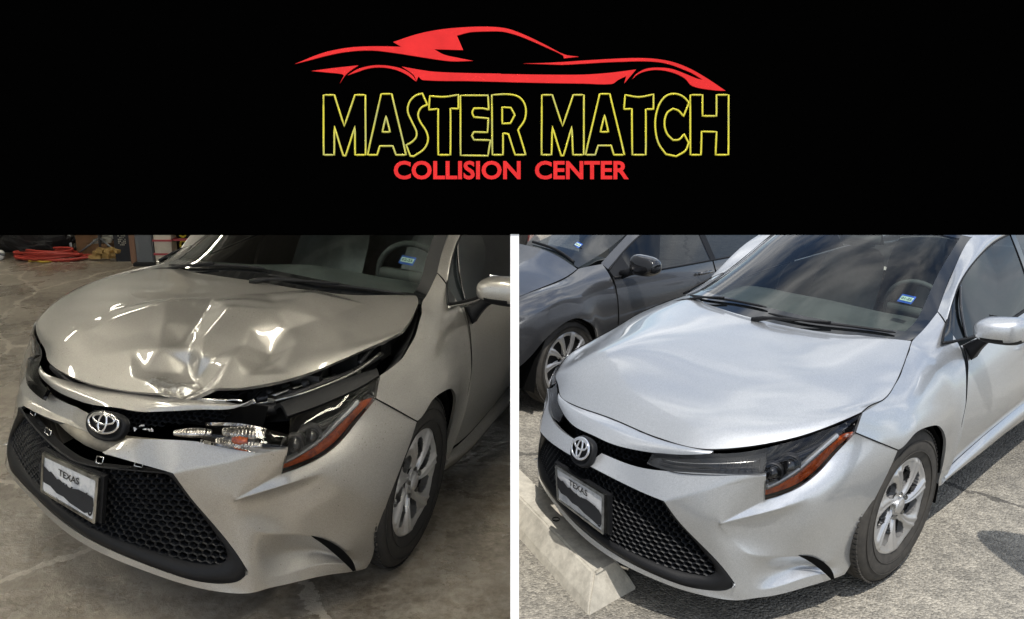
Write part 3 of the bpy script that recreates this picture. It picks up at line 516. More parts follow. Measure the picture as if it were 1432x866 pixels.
def poly_in(p, poly):
    x, y = p; c = False; j = len(poly)-1
    for i in range(len(poly)):
        xi, yi = poly[i]; xj, yj = poly[j]
        if (yi > y) != (yj > y) and x < (xj-xi)*(y-yi)/(yj-yi)+xi: c = not c
        j = i
    return c
def honeycomb(surf, poly, cw=.040, ch=.030, depth=.03, fr=.80):
    ys = [p[0] for p in poly]; zs = [p[1] for p in poly]; V, F = [], []
    r = 0; z = min(zs)
    while z < max(zs)+ch:
        y = min(ys) + (cw/2 if r % 2 else 0)
        while y < max(ys)+cw:
            if poly_in((y, z), poly):
                b = len(V)
                for k_, d in ((1., 0.), (fr, .004), (fr*.94, depth)):
                    for (a, c) in ((0,.62),(.5,.32),(.5,-.32),(0,-.62),(-.5,-.32),(-.5,.32)):
                        yy, zz = y+a*cw*k_, z+c*ch*k_*1.06; V.append((surf(yy, zz)-d, yy, zz))
                for L_ in (0, 6):
                    for k in range(6): F.append((b+L_+k, b+L_+(k+1) % 6, b+L_+6+(k+1) % 6, b+L_+6+k))
            y += cw
        z += ch; r += 1
    return V, F
def ring_strip(A, B):
    n = len(A); return list(A)+list(B), [(i, i+1, n+i+1, n+i) for i in range(n-1)]
def resample(P, n):
    return spl(np.array(P, float), np.linspace(0, 1, n))

HL1 = [[(.815,.270,.668),(.790,.36,.673),(.735,.47,.688),(.660,.57,.700),(.600,.620,.712)],
       [(.830,.268,.650),(.815,.365,.655),(.775,.49,.668),(.705,.60,.682),(.655,.655,.688)],
       [(.845,.265,.628),(.842,.375,.634),(.805,.50,.644),(.748,.62,.658),(.706,.692,.664)]]
HL2 = [[(.600,.620,.712),(.535,.660,.728),(.470,.700,.745),(.420,.735,.760),(.370,.765,.775),(.320,.785,.790),(.283,.797,.800)],
       [(.702,.688,.663),(.610,.712,.668),(.545,.738,.675),(.485,.760,.694),(.425,.776,.718),(.366,.790,.752),(.310,.801,.782)],
       [(.681,.686,.558),(.618,.720,.569),(.552,.750,.587),(.487,.771,.622),(.413,.785,.678),(.375,.797,.711),(.343,.809,.744)]]
WS_TOP = [(-1.00,0,1.325),(-1.01,.20,1.318),(-1.045,.42,1.285),(-1.135,.525,1.257)]
WS_BOT = [(-.150,0,.915),(-.175,.25,.910),(-.25,.47,.905),(-.378,.632,.903)]
WS_ED = [(-.378,.632,.903),(-.50,.648,.925),(-.612,.630,.982),(-.835,.580,1.118),(-1.135,.525,1.257)]

def windscreen_grid():
    rows = []
    ed = resample(WS_ED, 6)
    b, t = np.array(WS_BOT), np.array(WS_TOP)
    for i, f in enumerate(np.linspace(0, 1, 6)):
        r = b*(1-f)+t*f; r[:,2] += .03*math.sin(math.pi*f)*(1-(np.arange(4)/3)**2)
        d = ed[i]-r[3]; r = r+d*((np.arange(4)/3)**2)[:,None]; rows.append([tuple(p) for p in r])
    return mirror_cols(rows)

def build_wheelset(fr, root, tyre):
    wheel(fr, root, 0.0, 1, tyre=tyre, rot0=.3); wheel(fr, root, 0.0, -1, tyre=tyre)
    wheel(fr, root, -2.70, 1, tyre=tyre, yo=.86); wheel(fr, root, -2.70, -1, tyre=tyre, yo=.86)

def headlight(fr, root, side, broken=False, far=False):
    A, B = grid_eval(HL1, 9, 20), grid_eval(HL2, 17, 40)
    if broken: A = None
    lo = inset(B, .045)
    h = fr.add('headlight', (lo.reshape(-1,3))*[1,side,1], grid_faces(17, 40), 'gloss_black', root, skirt=-.044)
    if A is not None:
        la = inset(A, .022); fr.add('lamp_recess', la.reshape(-1,3)*[1,side,1], grid_faces(9,20), 'gloss_black' if far else 'lamp_grey', h, skirt=-.021)
        # turn lamp: fluted reflector cells behind the clear strip
        V, F = [], []
        ia = inset(A, .012)
        if not far:
            for i_, m_ in ((3,'satin'),(5,'bay')):
                v, f = tube_vf([ia[i_, j]*[1,side,1] for j in range(2, 19)], .0022, 6); fr.add('light_guide', v, f, m_, h, orient=False)
            for j in range(12, 19):
                v, f = tube_vf([ia[2, j]*[1,side,1], ia[6, j]*[1,side,1]], .0018, 5); fr.add('reflector_rib', v, f, 'bay', h, orient=False)
    # amber wrap-around
    nu, nv = B.shape[:2]; am = inset(B, .016); rows = []
    for j in range(nv):
        u = j/(nv-1); hi = .87-.35*math.sin(min(u/.80, 1)*math.pi/2)**2.2 if u < .8 else .56+(u-.8)*1.9
        col = am[:,j]; v0 = min(hi, .95); 
        rows.append(spl(col, np.linspace(v0, .965, 5), np.linspace(0, 1, nu)))
    G = np.array(rows[1:-1]); fr.add('amber_reflector', G.reshape(-1,3)*[1,side,1], grid_faces(G.shape[0], 5), 'amber', h, skirt=.008)
    # daytime running light: clear chrome bar along the amber's upper edge
    P = [r[0]*[1,side,1]-np.array([0,0,-.012]) for r in rows[1:int(nv*.78)]]
    v, f = tube_vf(P, .0125, 8); fr.add('running_light', v, f, 'drl', h, cen=(.5,.7*side,.6), orient=False)
    am2 = inset(B, .02)
    P = [am2[int(nu*.30), j]*[1,side,1] for j in range(2, 32)]; v, f = tube_vf(P, .004, 6); fr.add('chrome_strip', v, f, 'bay', h, orient=False)
    # projector
    for k, (jj, ii, r_) in enumerate(((11, 9, .033), (5, 10, .030))):
        c = inset(B, .034)[ii, jj]*[1,side,1]; d = np.array([.80,.45*side,.12]); d = d/np.linalg.norm(d)
        u = np.cross(d, [0,0,1]); u = u/np.linalg.norm(u); v_ = np.cross(u, d); V, F = [], []
        prof = [(1.35,-.5),(1.28,.35),(1.05,.40),(1.0,.15),(.9,.45),(.65,.72),(.35,.88),(.02,.92)]
        for rr, hh in prof:
            for a in range(20): V.append(c+(u*math.cos(a*math.pi/10)+v_*math.sin(a*math.pi/10))*rr*r_+d*hh*r_)
        for a in range(len(prof)-1):
            for b in range(20): F.append((a*20+b, a*20+(b+1)%20, (a+1)*20+(b+1)%20, (a+1)*20+b))
        fr.add('projector', V, F, ['bay','gloss_black'], h, cen=tuple(c-d), mats=[0 if q < 40 else 1 for q in range(len(F))])
    fr.add('lens_cover', B.reshape(-1,3)*[1,side,1], grid_faces(17,40), 'lens', h)
    if A is not None: fr.add('lens_cover', A.reshape(-1,3)*[1,side,1], grid_faces(9,20), 'lens', h)
    return h

def emblem(fr, root, off=(0,0,0), kx=1., ky=1.):
    o = np.array([.938,0,.625])+off; ex = np.array([0.0,1.0,0])*kx; ey = np.array([-.25,0,.968])*ky
    # housing: rounded shield between the bars
    out = []
    for k in range(48):
        a = 2*math.pi*k/48; c, s_ = math.cos(a), math.sin(a)
        out.append((.092*math.copysign(abs(c)**.75, c), (.056 if s_ > 0 else .078)*math.copysign(abs(s_)**.85, s_)))
    V, F = [], []
    for k_, d in ((1.10,-.030),(1.06,-.016),(1.0,-.010),(.88,-.009),(.84,-.015),(.02,-.015)):
        for x, y in out: V.append(o+ex*x*k_+ey*(y*k_-.008)+np.array([1,0,.2])*d)
    n = 48
    for r in range(5):
        for k in range(n): F.append((r*n+k, r*n+(k+1)%n, (r+1)*n+(k+1)%n, (r+1)*n+k))
    h = fr.add('badge_housing', V, F, 'black', root, cen=tuple(o-[.2,0,0]))
    def oval(cx, cy, rx, ry, w, lift):
        P = [o+ex*(cx+rx*math.cos(a))+ey*(cy+ry*math.sin(a))+np.array([lift,0,0]) for a in np.linspace(0, 2*math.pi, 49)[:-1]]
        return tube_vf(P, w, 8, closed=True)
    v, f = join_vf([oval(0,-.002,.073,.049,.0056,-.004), oval(0,.018,.052,.0235,.0050,-.003), oval(0,0,.0195,.042,.0050,-.001)])
    fr.add('badge', v, f, 'chrome', h, orient=False)
    return h

def number_plate(fr, root, sticky, off=(0,0,0)):
    o = np.array([.945,0,.412])+off; ex = np.array([0,1.0,0]); ey = np.array([-.03,0,.9995])
    W_, H_ = .292, .150
    def rr(w, h, r=.008, n=4):
        P = []
        for cx, cy, a0 in ((w/2-r,h/2-r,0),(-w/2+r,h/2-r,90),(-w/2+r,-h/2+r,180),(w/2-r,-h/2+r,270)):
            for k in range(n+1): a = math.radians(a0+90*k/n); P.append((cx+r*math.cos(a), cy+r*math.sin(a)))
        return P
    def ringV(ps):
        V = []; 
        for pts, d in ps: V += [o+ex*x+ey*y+np.array([d,0,0]) for x, y in pts]
        return V
    n = 20
    V = ringV([(rr(W_+.018,H_+.018),-.012),(rr(W_+.018,H_+.018),.003),(rr(W_-.006,H_-.006),.004),(rr(W_-.008,H_-.008),-.001)])
    F = [(r*n+k, r*n+(k+1)%n, (r+1)*n+(k+1)%n, (r+1)*n+k) for r in range(3) for k in range(n)]
    p = fr.add('number_plate', ringV([(rr(W_,H_),0)])+[o], [(k,(k+1)%n,n) for k in range(n)], 'plate_white', root, smooth=False, cen=tuple(o-[.3,0,0]))
    fr.add('plate_frame', V, F, 'bare', p, smooth=False, cen=tuple(o-[.3,0,0]))
    v, f = text_vf('TEXAS', .026, .018, .118); fr.add('lettering', on_plane(v, o+ey*.049+np.array([.0015,0,0]), ex, ey), f, 'ink', p, smooth=False, orient=False)
    v, f = text_vf('NNX   4', .050, .01, .22); v[:,1] -= .010
    v2, f2 = text_vf('0', .055, .012, .026); v2[:,0] += .125; v2[:,1] -= .036
    v3, f3 = text_vf('The Lone Star State', .012, .0, .13); v3[:,1] -= .064
    fr.add('lettering', on_plane(v, o+ey*.004+np.array([.0012,0,0]), ex, ey), f, 'ink', p, smooth=False, orient=False)
    fr.add('lettering', on_plane(v2, o+np.array([.0012,0,0]), ex, ey), f2, 'ink', p, smooth=False, orient=False)
    fr.add('lettering', on_plane(v3, o+np.array([.0012,0,0]), ex, ey), f3, 'ink', p, smooth=False, orient=False)
    # smeared dark cover over the characters
    pts = [(-.170,.020),(-.150,.034),(-.125,.018),(-.10,.030),(-.085,.008),(-.05,.022),(-.02,.014),(.02,.012),(.06,.020),(.10,.016),(.135,.006),(.140,-.02),(.132,-.046),(.10,-.058),(.06,-.050),(.02,-.046),(-.02,-.036),(-.06,-.040),(-.10,-.030),(-.14,-.036),(-.165,-.018)]
    if sticky: pts = [(x*.97-.004+.02*(y<0), y*1.02+.004) for x, y in pts]
    P = [o+ex*x+ey*y+np.array([.0026,0,0]) for x, y in pts]; n = len(P)
    fr.add('dark_cover', P+[o+np.array([.0026,0,0])-ey*.01], [(k,(k+1)%n,n) for k in range(n)], 'marker', p, smooth=False, orient=False)
    # backing bracket
    v, f = box_vf(o-np.array([.018,0,0]), (.018, W_+.05, H_+.02)); fr.add('bracket', v, f, 'black', p, smooth=False, cen=tuple(o))
    return p

def sticker(fr, root, txt, glassfn):
    o, ex, ey = glassfn
    o = np.array(o); ex = np.array(ex); ey = np.array(ey); n = np.cross(ex, ey); n = n/np.linalg.norm(n)
    q = lambda w, h, l: [o+ex*x*w+ey*y*h+n*l for x, y in ((-.5,-.5),(.5,-.5),(.5,.5),(-.5,.5))]
    a = fr.add('inspection_sticker', q(.078,.052,.004), [(0,1,2,3)], 'sticker_blue', root, smooth=False, orient=False)
    fr.add('sticker_face', q(.066,.028,.0055), [(0,1,2,3)], 'sticker_face', a, smooth=False, orient=False)
    v, f = text_vf(txt, .015, .02, .056); fr.add('lettering', on_plane(v, o+n*.0065, ex, ey), f, 'ink', a, smooth=False, orient=False)

DOOR_TOP_F = (-.575,.795,.868)
def side_body(fr, root, side, pm):
    ev = lambda n, C, m=pm, **k: fr.patch(n, C, m, root, side=side, **k)
    # rows top -> bottom, columns front -> rear
    door = [[(-.580,.797,.862),(-.80,.792,.868),(-1.10,.785,.885),(-1.44,.776,.905)],
            [(-.588,.823,.790),(-.82,.826,.800),(-1.12,.826,.820),(-1.44,.822,.838)],
            [(-.540,.850,.735),(-.80,.850,.745),(-1.12,.850,.758),(-1.44,.848,.768)],
            [(-.483,.877,.650),(-.78,.872,.648),(-1.12,.868,.655),(-1.44,.866,.660)],
            [(-.441,.886,.555),(-.76,.884,.555),(-1.12,.880,.555),(-1.44,.878,.555)],
            [(-.440,.878,.420),(-.76,.874,.430),(-1.12,.870,.440),(-1.44,.868,.445)],
            [(-.436,.862,.330),(-.76,.858,.370),(-1.12,.856,.390),(-1.44,.855,.395)]]
    d = ev('door', door, nu=36, nv=24)
    if d:
        v, f = tube_vf([(-1.16,.868*side,.752),(-1.19,.898*side,.756),(-1.26,.900*side,.760),(-1.33,.896*side,.762),(-1.36,.868*side,.760)], [.008,.010,.011,.010,.008], 8)
        fr.add('door_handle', v, f, pm, d, orient=False)
    rd = [[(x*1.0-.0, y, z) for x, y, z in ((-1.448,.776,.905),(-1.8,.765,.918),(-2.15,.752,.93),(-2.38,.745,.94))],
          [(-1.448,.822,.838),(-1.8,.818,.85),(-2.15,.812,.86),(-2.40,.806,.87)],
          [(-1.448,.866,.660),(-1.8,.866,.67),(-2.15,.868,.70),(-2.36,.870,.73)],
          [(-1.448,.878,.555),(-1.8,.878,.555),(-2.10,.878,.60),(-2.28,.880,.62)],
          [(-1.448,.855,.395),(-1.8,.855,.40),(-2.12,.858,.41),(-2.24,.862,.42)]]
    d2 = ev('rear_door', rd, nu=20, nv=16)
    if d2:
        v, f = tube_vf([(-2.02,.852*side,.775),(-2.05,.884*side,.778),(-2.12,.886*side,.780),(-2.19,.880*side,.782),(-2.22,.850*side,.780)], [.008,.010,.011,.010,.008], 8)
        fr.add('door_handle', v, f, pm, d2, orient=False)
    ev('rocker_panel', [[(-.405,.850,.300),(-.76,.856,.362),(-1.12,.853,.385),(-1.7,.850,.392),(-2.26,.850,.400)],
                        [(-.405,.876,.285),(-.76,.884,.335),(-1.12,.882,.352),(-1.7,.878,.358),(-2.26,.876,.362)],
                        [(-.400,.868,.262),(-.76,.874,.296),(-1.12,.872,.305),(-1.7,.870,.310),(-2.26,.868,.312)],
                        [(-.395,.835,.225),(-.76,.835,.235),(-1.12,.835,.240),(-1.7,.835,.240),(-2.26,.835,.240)]], nu=12, nv=28)
    q = [[(-2.385,.745,.940),(-2.75,.728,.955),(-3.15,.690,.965),(-3.50,.600,.965)],
         [(-2.405,.806,.868),(-2.75,.815,.88),(-3.15,.790,.89),(-3.58,.680,.89)],
         [(-2.37,.870,.740),(-2.72,.895,.715),(-3.10,.868,.72),(-3.62,.700,.74)],
         [(-2.36,.880,.640),(-2.70,.900,.690),(-3.06,.872,.600),(-3.64,.700,.55)]]
    ev('rear_quarter', q, nu=16, nv=24)
    ev('rear_quarter', [[(-3.02,.874,.66),(-3.35,.83,.63),(-3.64,.70,.55)],[(-3.05,.865,.45),(-3.35,.82,.45),(-3.63,.69,.42)],[(-3.06,.84,.22),(-3.35,.80,.22),(-3.60,.66,.22)]], nu=10, nv=12)
    # pillars and roof rail
    ev('pillar', [[(-.613,.634,.984),(-.838,.584,1.120),(-1.137,.529,1.260),(-1.6,.525,1.300),(-2.2,.520,1.285),(-2.75,.50,1.19),(-3.1,.50,1.02)],
                  [(-.600,.668,.968),(-.800,.634,1.115),(-1.15,.578,1.245),(-1.6,.575,1.283),(-2.2,.57,1.270),(-2.72,.55,1.17),(-3.08,.56,1.0)],
                  [(-.580,.702,.946),(-.770,.668,1.095),(-1.175,.602,1.214),(-1.6,.598,1.252),(-2.2,.595,1.235),(-2.55,.60,1.15),(-2.80,.66,1.0)]], nu=10, nv=50)
    ev('pillar', [[(-2.55,.602,1.15),(-2.80,.660,1.0),(-3.08,.56,1.0)],[(-2.42,.72,.95),(-2.75,.726,.958),(-3.14,.69,.967)]], nu=4, nv=8, skirt=0)
    # side windows
    win = [[(-.580,.700,.944),(-.770,.664,1.092),(-1.175,.598,1.212),(-1.46,.592,1.240)],
           [(-.530,.722,.918),(-.750,.718,.98),(-1.15,.690,1.05),(-1.46,.686,1.07)],
           [(-.470,.745,.890),(-.76,.776,.872),(-1.12,.778,.888),(-1.46,.772,.906)]]
    ev('side_window', win, m='side_glass', nu=14, nv=26, skirt=0)
    ev('side_window', [[(-1.50,.592,1.242),(-2.0,.59,1.238),(-2.52,.60,1.15)],[(-1.50,.686,1.07),(-2.0,.682,1.08),(-2.50,.672,1.05)],[(-1.50,.772,.908),(-2.0,.756,.925),(-2.40,.742,.942)]], m='side_glass', nu=10, nv=18, skirt=0)
    ev('pillar_trim', [[(-1.455,.596,1.240),(-1.505,.596,1.243)],[(-1.455,.692,1.07),(-1.505,.692,1.07)],[(-1.455,.779,.905),(-1.505,.779,.908)]], m='gloss_black', nu=10, nv=3)
    def line(nm, P, r, m_, par=root):
        v, f = tube_vf([(x, y*side, z) for x, y, z in resample(P, 30)], r, 8); fr.add(nm, v, f, m_, par, orient=False)
    line('window_seal', [(-.468,.748,.890),(-.60,.766,.876),(-.76,.780,.870),(-1.12,.783,.886),(-1.46,.776,.904)], .007, 'black')
    line('window_seal', [(-.468,.748,.890),(-.53,.722,.925),(-.580,.703,.946),(-.770,.668,1.095),(-1.175,.602,1.214),(-1.6,.598,1.252)], .006, 'black')
    line('window_divider', [(-.775,.672,1.09),(-.70,.728,.98),(-.665,.772,.874)], .008, 'gloss_black')
    if pm == 'silver_warmlit_dirty':
        line('window_trim', [(-.458,.755,.880),(-.60,.773,.867),(-.76,.787,.861),(-1.12,.790,.877)], .006, 'satin')

def mirror(fr, root, side, pm):
    # shell: a rounded pod, wider outboard, with a black stalk
    def pod(c, sx, sy, sz, n=16, m_=24, front=.75):
        V, F = [], []
        for i in range(n+1):
            th = math.pi*i/n
            for j in range(m_):
                ph = 2*math.pi*j/m_; x = math.sin(th)*math.cos(ph); z = math.sin(th)*math.sin(ph); y = -math.cos(th)
                sq = lambda q, e: math.copysign(abs(q)**e, q)
                X = sq(x, .8)*sx*(1 if x > 0 else .35); Y = sq(y, .62)*sy; Z = sq(z, .66)*sz*(.82+.18*y)
                V.append((c[0]+X-.10*(Y/sy)*.35, c[1]+Y, c[2]+Z+.008*y))
        for i in range(n):
            for j in range(m_): F.append((i*m_+j, i*m_+(j+1)%m_, (i+1)*m_+(j+1)%m_, (i+1)*m_+j))
        return V, F
    c = (-.64, .985, .955)
    V, F = pod(c, .085, .115, .072); V = np.array(V)*[1,side,1]
    mats = [1 if np.mean([V[i][2] for i in f]) < c[2]-.030 else 0 for f in F]
    h = fr.add('wing_mirror', V, F, [pm,'black'], root, mats=mats, cen=(c[0],c[1]*side,c[2]))
    if h is None: return
    C = [[(-.590,.800,.862),(-.690,.800,.866)],[(-.60,.845,.880),(-.68,.845,.885)],[(-.60,.90,.915),(-.68,.90,.92)],[(-.60,.94,.93),(-.68,.94,.935)]]
    top = grid_eval(C, 8, 4); bot = grid_eval([[(-.600,.833,.795),(-.665,.833,.797)],[(-.60,.865,.835),(-.67,.865,.838)],[(-.60,.92,.885),(-.68,.92,.885)],[(-.60,.95,.90),(-.68,.95,.90)]], 8, 4)
    V = np.concatenate([top.reshape(-1,3), bot.reshape(-1,3)])*[1,side,1]; F = grid_faces(8,4)+[tuple(32+i for i in f)[::-1] for f in grid_faces(8,4)]
    for i in range(7): F += [(i*4,(i+1)*4,32+(i+1)*4,32+i*4),(i*4+3,32+i*4+3,32+(i+1)*4+3,(i+1)*4+3)]
    for j in range(3): F += [(j,j+1,32+j+1,32+j)]
    fr.add('mirror_stalk', V, F, 'black', h, cen=(-.64,.87*side,.86))
    V = [(-.690,c[1]+y,c[2]+z) for y, z in ((-.085,-.045),(.09,-.045),(.09,.05),(-.085,.045))]
    fr.add('mirror_glass', np.array(V)*[1,side,1], [(0,1,2,3)], 'chrome', h, smooth=False, orient=False)

def build_car(kind):
    c = CARS[kind]; dmg = kind == 'damaged'
    fr = Frame(c['T'], c['loc'], c['yaw'], LAND[kind], clip=(1, -.006) if dmg else None)
    lab = ('silver sedan with a crumpled, raised bonnet and broken headlight parked inside the garage' if dmg else
           'repaired silver sedan with a smooth bonnet parked nose-in outdoors at the concrete wheel stop')
    root = empty('sedan_car', c['loc'], c['yaw'], lab, 'car', 'silver sedans shown front and side')
    pm = 'silver_warmlit_dirty' if dmg else 'silver'
    # ---- bonnet
    if not dmg:
        fr.patch('bonnet', mirror_cols(HOOD), pm, root, nu=60, nv=80)
    else: damaged_bonnet(fr, root, pm)
    for s in (1, -1):
        f = np.array(FENDER).transpose(1, 0, 2)
        fr.patch('fender', f, pm, root, nu=34, nv=60, side=s)
        # dark liner of the wheel arch
        V, F = [], []
        arc = [(.25,.26),(.262,.36),(.25,.50),(.165,.63),(.045,.672),(-.062,.664),(-.173,.627),(-.262,.536),(-.322,.406),(-.37,.26),(-.38,.18)]
        for y in (.868,.62):
            for x, z in arc: V.append((x*(.99 if y > .8 else .97)-.002, y*s, z-.006))
        F = strip_faces(len(arc))
        fr.add('wheel_arch_liner', V, F, 'void', root, orient=False)
        side_body(fr, root, s, pm)
        if s == 1: mirror(fr, root, s, pm)
    # ---- bumper and nose
    V, F = bumper_mesh(.1 if dmg else 0)
    off = np.zeros(3)
    if dmg:
        off = np.array(NOSE_OFF)
        wgt = np.clip((V[:,1]+.50)/.30, 0, 1)*(V[:,1] < .1)*np.clip((V[:,2]-.50)/.06, 0, 1); V = V+off*wgt[:,None]
    b = fr.add('bumper', V, F, pm, root, skirt=.02)
    nose_t = np.array([(.784,0,.702),(.773,.24,.697),(.752,.36,.695),(.726,.452,.694),(.718,.475,.695)]); nose_b = np.array([(.880,0,.664),(.862,.15,.661),(.808,.30,.667),(.752,.44,.684),(.730,.470,.688)])
    nose_m = (nose_t+nose_b)/2+np.array([.012,0,.012])*np.array([1,1,.8,.4,0])[:,None]
    G = np.array(mirror_cols([nose_t, nose_m, nose_b]))
    if dmg:
        wt = np.clip((G[...,1]+.36)/.30, 0, 1)[...,None]; G = G+off*wt; G[:,-3:] += np.array([NOSE_END])*np.array([.3,.7,1.])[None,:,None]
    fr.patch('nose_panel', G, pm, root, nu=14, nv=70, skirt=.01)
    # upper grille slot
    zt = lambda y: .668+.02*y*y
    surf = lambda y, z: .832-.62*y*y-.25*(z-.64)+off[0]
    poly = [(-.38,.66),(-.2,.612),(0,.56),(.2,.612),(.38,.655),(.34,.672),(0,.668),(-.34,.672)]
    v, f = honeycomb(surf, poly, .024, .015, .012); v = np.array(v)+[0,off[1],off[2]]
    g = fr.add('upper_grille', v, f, 'mesh_black', root, orient=False, smooth=False); g['kind'] = 'stuff' if False else 'part'
    del g['kind']
    Gb = np.array([[(surf(y, z)-.02, y+off[1], z+off[2]) for y in np.linspace(-.46,.46,20)] for z in (.61 if dmg else .55,.70)]); fr.add('grille_backing', Gb.reshape(-1,3), grid_faces(2,20), 'void', root, orient=False)
    emblem(fr, root, off, *((1.0,.70) if dmg else (.66,.80)))
    # ---- lower grille
    inner = [(0,.548),(.18,.545),(.345,.522),(.40,.463),(.460,.395),(.550,.305),(.560,.255),(.520,.232),(.44,.228),(.353,.237),(.16,.262),(0,.272)]
    pol = inner+[(-y, z) for y, z in inner[-2:0:-1]]
    sx = lambda y, z: .905-.40*y*y-.06*(z-.25)+.03*(z-.25)*(abs(y) < .4)
    dz = -.045 if dmg else 0
    drop = lambda y, z: dz*np.clip((z-.3)/.2, 0, 1)*np.clip(1-(np.abs(y)/.40)**2, 0, 1)
    v, f = honeycomb(sx, pol, .029, .019, .020); v = np.array(v)
    if dmg: v[:,2] += drop(v[:,1], v[:,2])
    lg = fr.add('lower_grille', v, f, 'mesh_black', root, orient=False, smooth=False)
    Gb = np.array([[(sx(y, z)-.05, y, z) for y in np.linspace(-.62,.62,24)] for z in (.20,.46 if dmg else .58)]); fr.add('grille_backing', Gb.reshape(-1,3), grid_faces(2,24), 'void', lg, orient=False)
    outer = [(.927,0,.560),(.908,.19,.551),(.893,.322,.540),(.884,.390,.535),(.857,.429,.464),(.832,.479,.407),(.792,.548,.332),(.765,.596,.274),(.745,.627,.221),(.762,.608,.192),(.798,.546,.182),(.841,.466,.185),(.869,.371,.196),(.896,.201,.216),(.903,0,.230)]
    ins = [(0,.548),(.17,.545),(.30,.530),(.345,.520),(.395,.463),(.455,.395),(.520,.325),(.548,.295),(.557,.258),(.530,.236),(.48,.230),(.43,.230),(.353,.238),(.18,.260),(0,.273)]
    A = resample(outer, 70); I2 = np.array([(sx(y, z)+.004, y, z) for y, z in ins]); B = resample(I2, 70); Mi = (A+B)/2+np.array([.006,0,0])
    C = resample([(p[0]-.03, p[1]*.985, p[2]) for p in I2], 70)
    for s in (1, -1):
        G = np.stack([A-[.012,0,0], A-[.001,0,0], Mi, B, C])*[1,s,1]
        if dmg: G[...,2] += drop(G[...,1], G[...,2])
        fr.add('grille_surround', G.reshape(-1,3), grid_faces(5,70), 'black', lg, cen=(.4,0,.4))
    # dark scoop slit at the rear corner of the bumper
    for s_ in (1, -1):
        up = resample([(.520,.770,.300),(.470,.803,.282),(.430,.826,.250),(.405,.842,.212),(.388,.842,.165)], 20); dn = resample([(.520,.768,.297),(.478,.790,.262),(.446,.806,.228),(.420,.822,.195),(.396,.834,.160)], 20)
        V = np.concatenate([up, dn])+[.004,.005,0]; fr.add('bumper_scoop', V*[1,s_,1], strip_faces(20), 'void', root, orient=False)
    number_plate(fr, root, not dmg, PLATE_OFF if dmg else (0,0,0))
    # ---- dark joints between the panels
    def joint(P, r=.0024, n=40, sides=(1,-1)):
        for s_ in sides:
            v, f = tube_vf([(x, y*s_, z) for x, y, z in resample(P, n)], r, 6); fr.add('panel_joint', v, f, 'void', root, orient=False)
    if not dmg:
        joint([(r[-1][0], r[-1][1]+.001, r[-1][2]+.0005) for r in HOOD])
        joint([(x+.001, y, z-.003) for x, y, z in HOOD[0]], .0035, 60)
    joint([(.343,.811,.744),(.252,.861,.690),(.162,.890,.636)])
    joint([(-.578,.802,.866),(-.580,.824,.790),(-.530,.852,.735),(-.479,.878,.650),(-.438,.886,.555),(-.437,.878,.420),(-.432,.864,.30)])
    joint([(-1.444,.777,.905),(-1.444,.823,.838),(-1.444,.867,.660),(-1.444,.879,.555),(-1.444,.857,.395)])
    joint([(-.613,.635,.986),(-.600,.668,.970),(-.580,.703,.948)])
    # ---- lamps
    headlight(fr, root, 1, broken=dmg); headlight(fr, root, -1, far=True)
    # ---- glass and roof
    WG = windscreen_grid(); Gw = grid_eval(WG, 30, 40); fr.add('windscreen', Gw.reshape(-1,3), grid_faces(30,40), 'windscreen', root)
    E = np.array(Gw); n_ = gnorm(E); n_ = n_*np.sign((n_*[1,0,1]).sum()); E = E+n_*.0015; us = np.linspace(0,1,30); 
    fc = [q for q in grid_faces(30,40) if (q[0]//40 < 3 or q[0]//40 > 27 or q[0] % 40 in (0,1,37,38,39))]
    fr.add('glass_border', E.reshape(-1,3), fc, 'frit', root)
    cow = [[(x-.010, y*.99, z-.012) for x, y, z in HOOD[-1]], [(x+.002, y, z-.018) for x, y, z in [(-.28,0,.915),(-.29,.16,.912),(-.33,.32,.91),(-.37,.48,.908),(-.42,.62,.905)]]]
    fr.patch('cowl', mirror_cols(cow), 'black', root, nu=5, nv=40, skirt=.03)
    def gp(x, y):
        fl = Gw.reshape(-1,3); w_ = 1/(((fl[:,:2]-[x, y])**2).sum(-1)+1e-5)**2; return (fl*w_[:,None]).sum(0)/w_.sum()
    for pts in (((-.205,.02),(-.235,.22),(-.30,.42),(-.375,.565)), ((-.335,-.56),(-.275,-.40),(-.240,-.20),(-.235,-.02))):
        P = resample([gp(*p)+np.array([.016,0,.007]) for p in pts], 18); v, f = tube_vf(P, [.003]+[.006]*16+[.003], 8); wp = fr.add('wiper', v, f, 'black', root, orient=False)
        a = P[0]; Q = resample([P[0]+np.array([.055,-.05,-.030]), P[0]+np.array([.045,.03,-.008]), P[5]+np.array([.020,0,.004]), P[9]+np.array([.004,0,.010])], 14)
        v, f = tube_vf(Q, [.012]*3+[.008]*5+[.005]*6, 8); fr.add('wiper_arm', v, f, 'black', wp, orient=False)
    roof = [WS_TOP, [(-1.3,0,1.355),(-1.3,.22,1.346),(-1.3,.44,1.315),(-1.35,.528,1.286)], [(-1.9,0,1.362),(-1.9,.22,1.354),(-1.9,.44,1.325),(-1.9,.524,1.298)], [(-2.5,0,1.30),(-2.48,.22,1.295),(-2.45,.42,1.27),(-2.42,.512,1.252)]]
    roof[0] = [(x-.004, y, z+.002) for x, y, z in roof[0]]
    fr.patch('roof', mirror_cols(roof), pm, root, nu=24, nv=40, skirt=.02)
    fr.patch('rear_window', mirror_cols([[(-2.51,0,1.297),(-2.49,.22,1.292),(-2.46,.42,1.268),(-2.43,.505,1.25)],[(-3.08,0,1.02),(-3.08,.22,1.018),(-3.08,.40,1.01),(-3.09,.50,1.0)]]), 'side_glass', root, nu=10, nv=20, skirt=0)
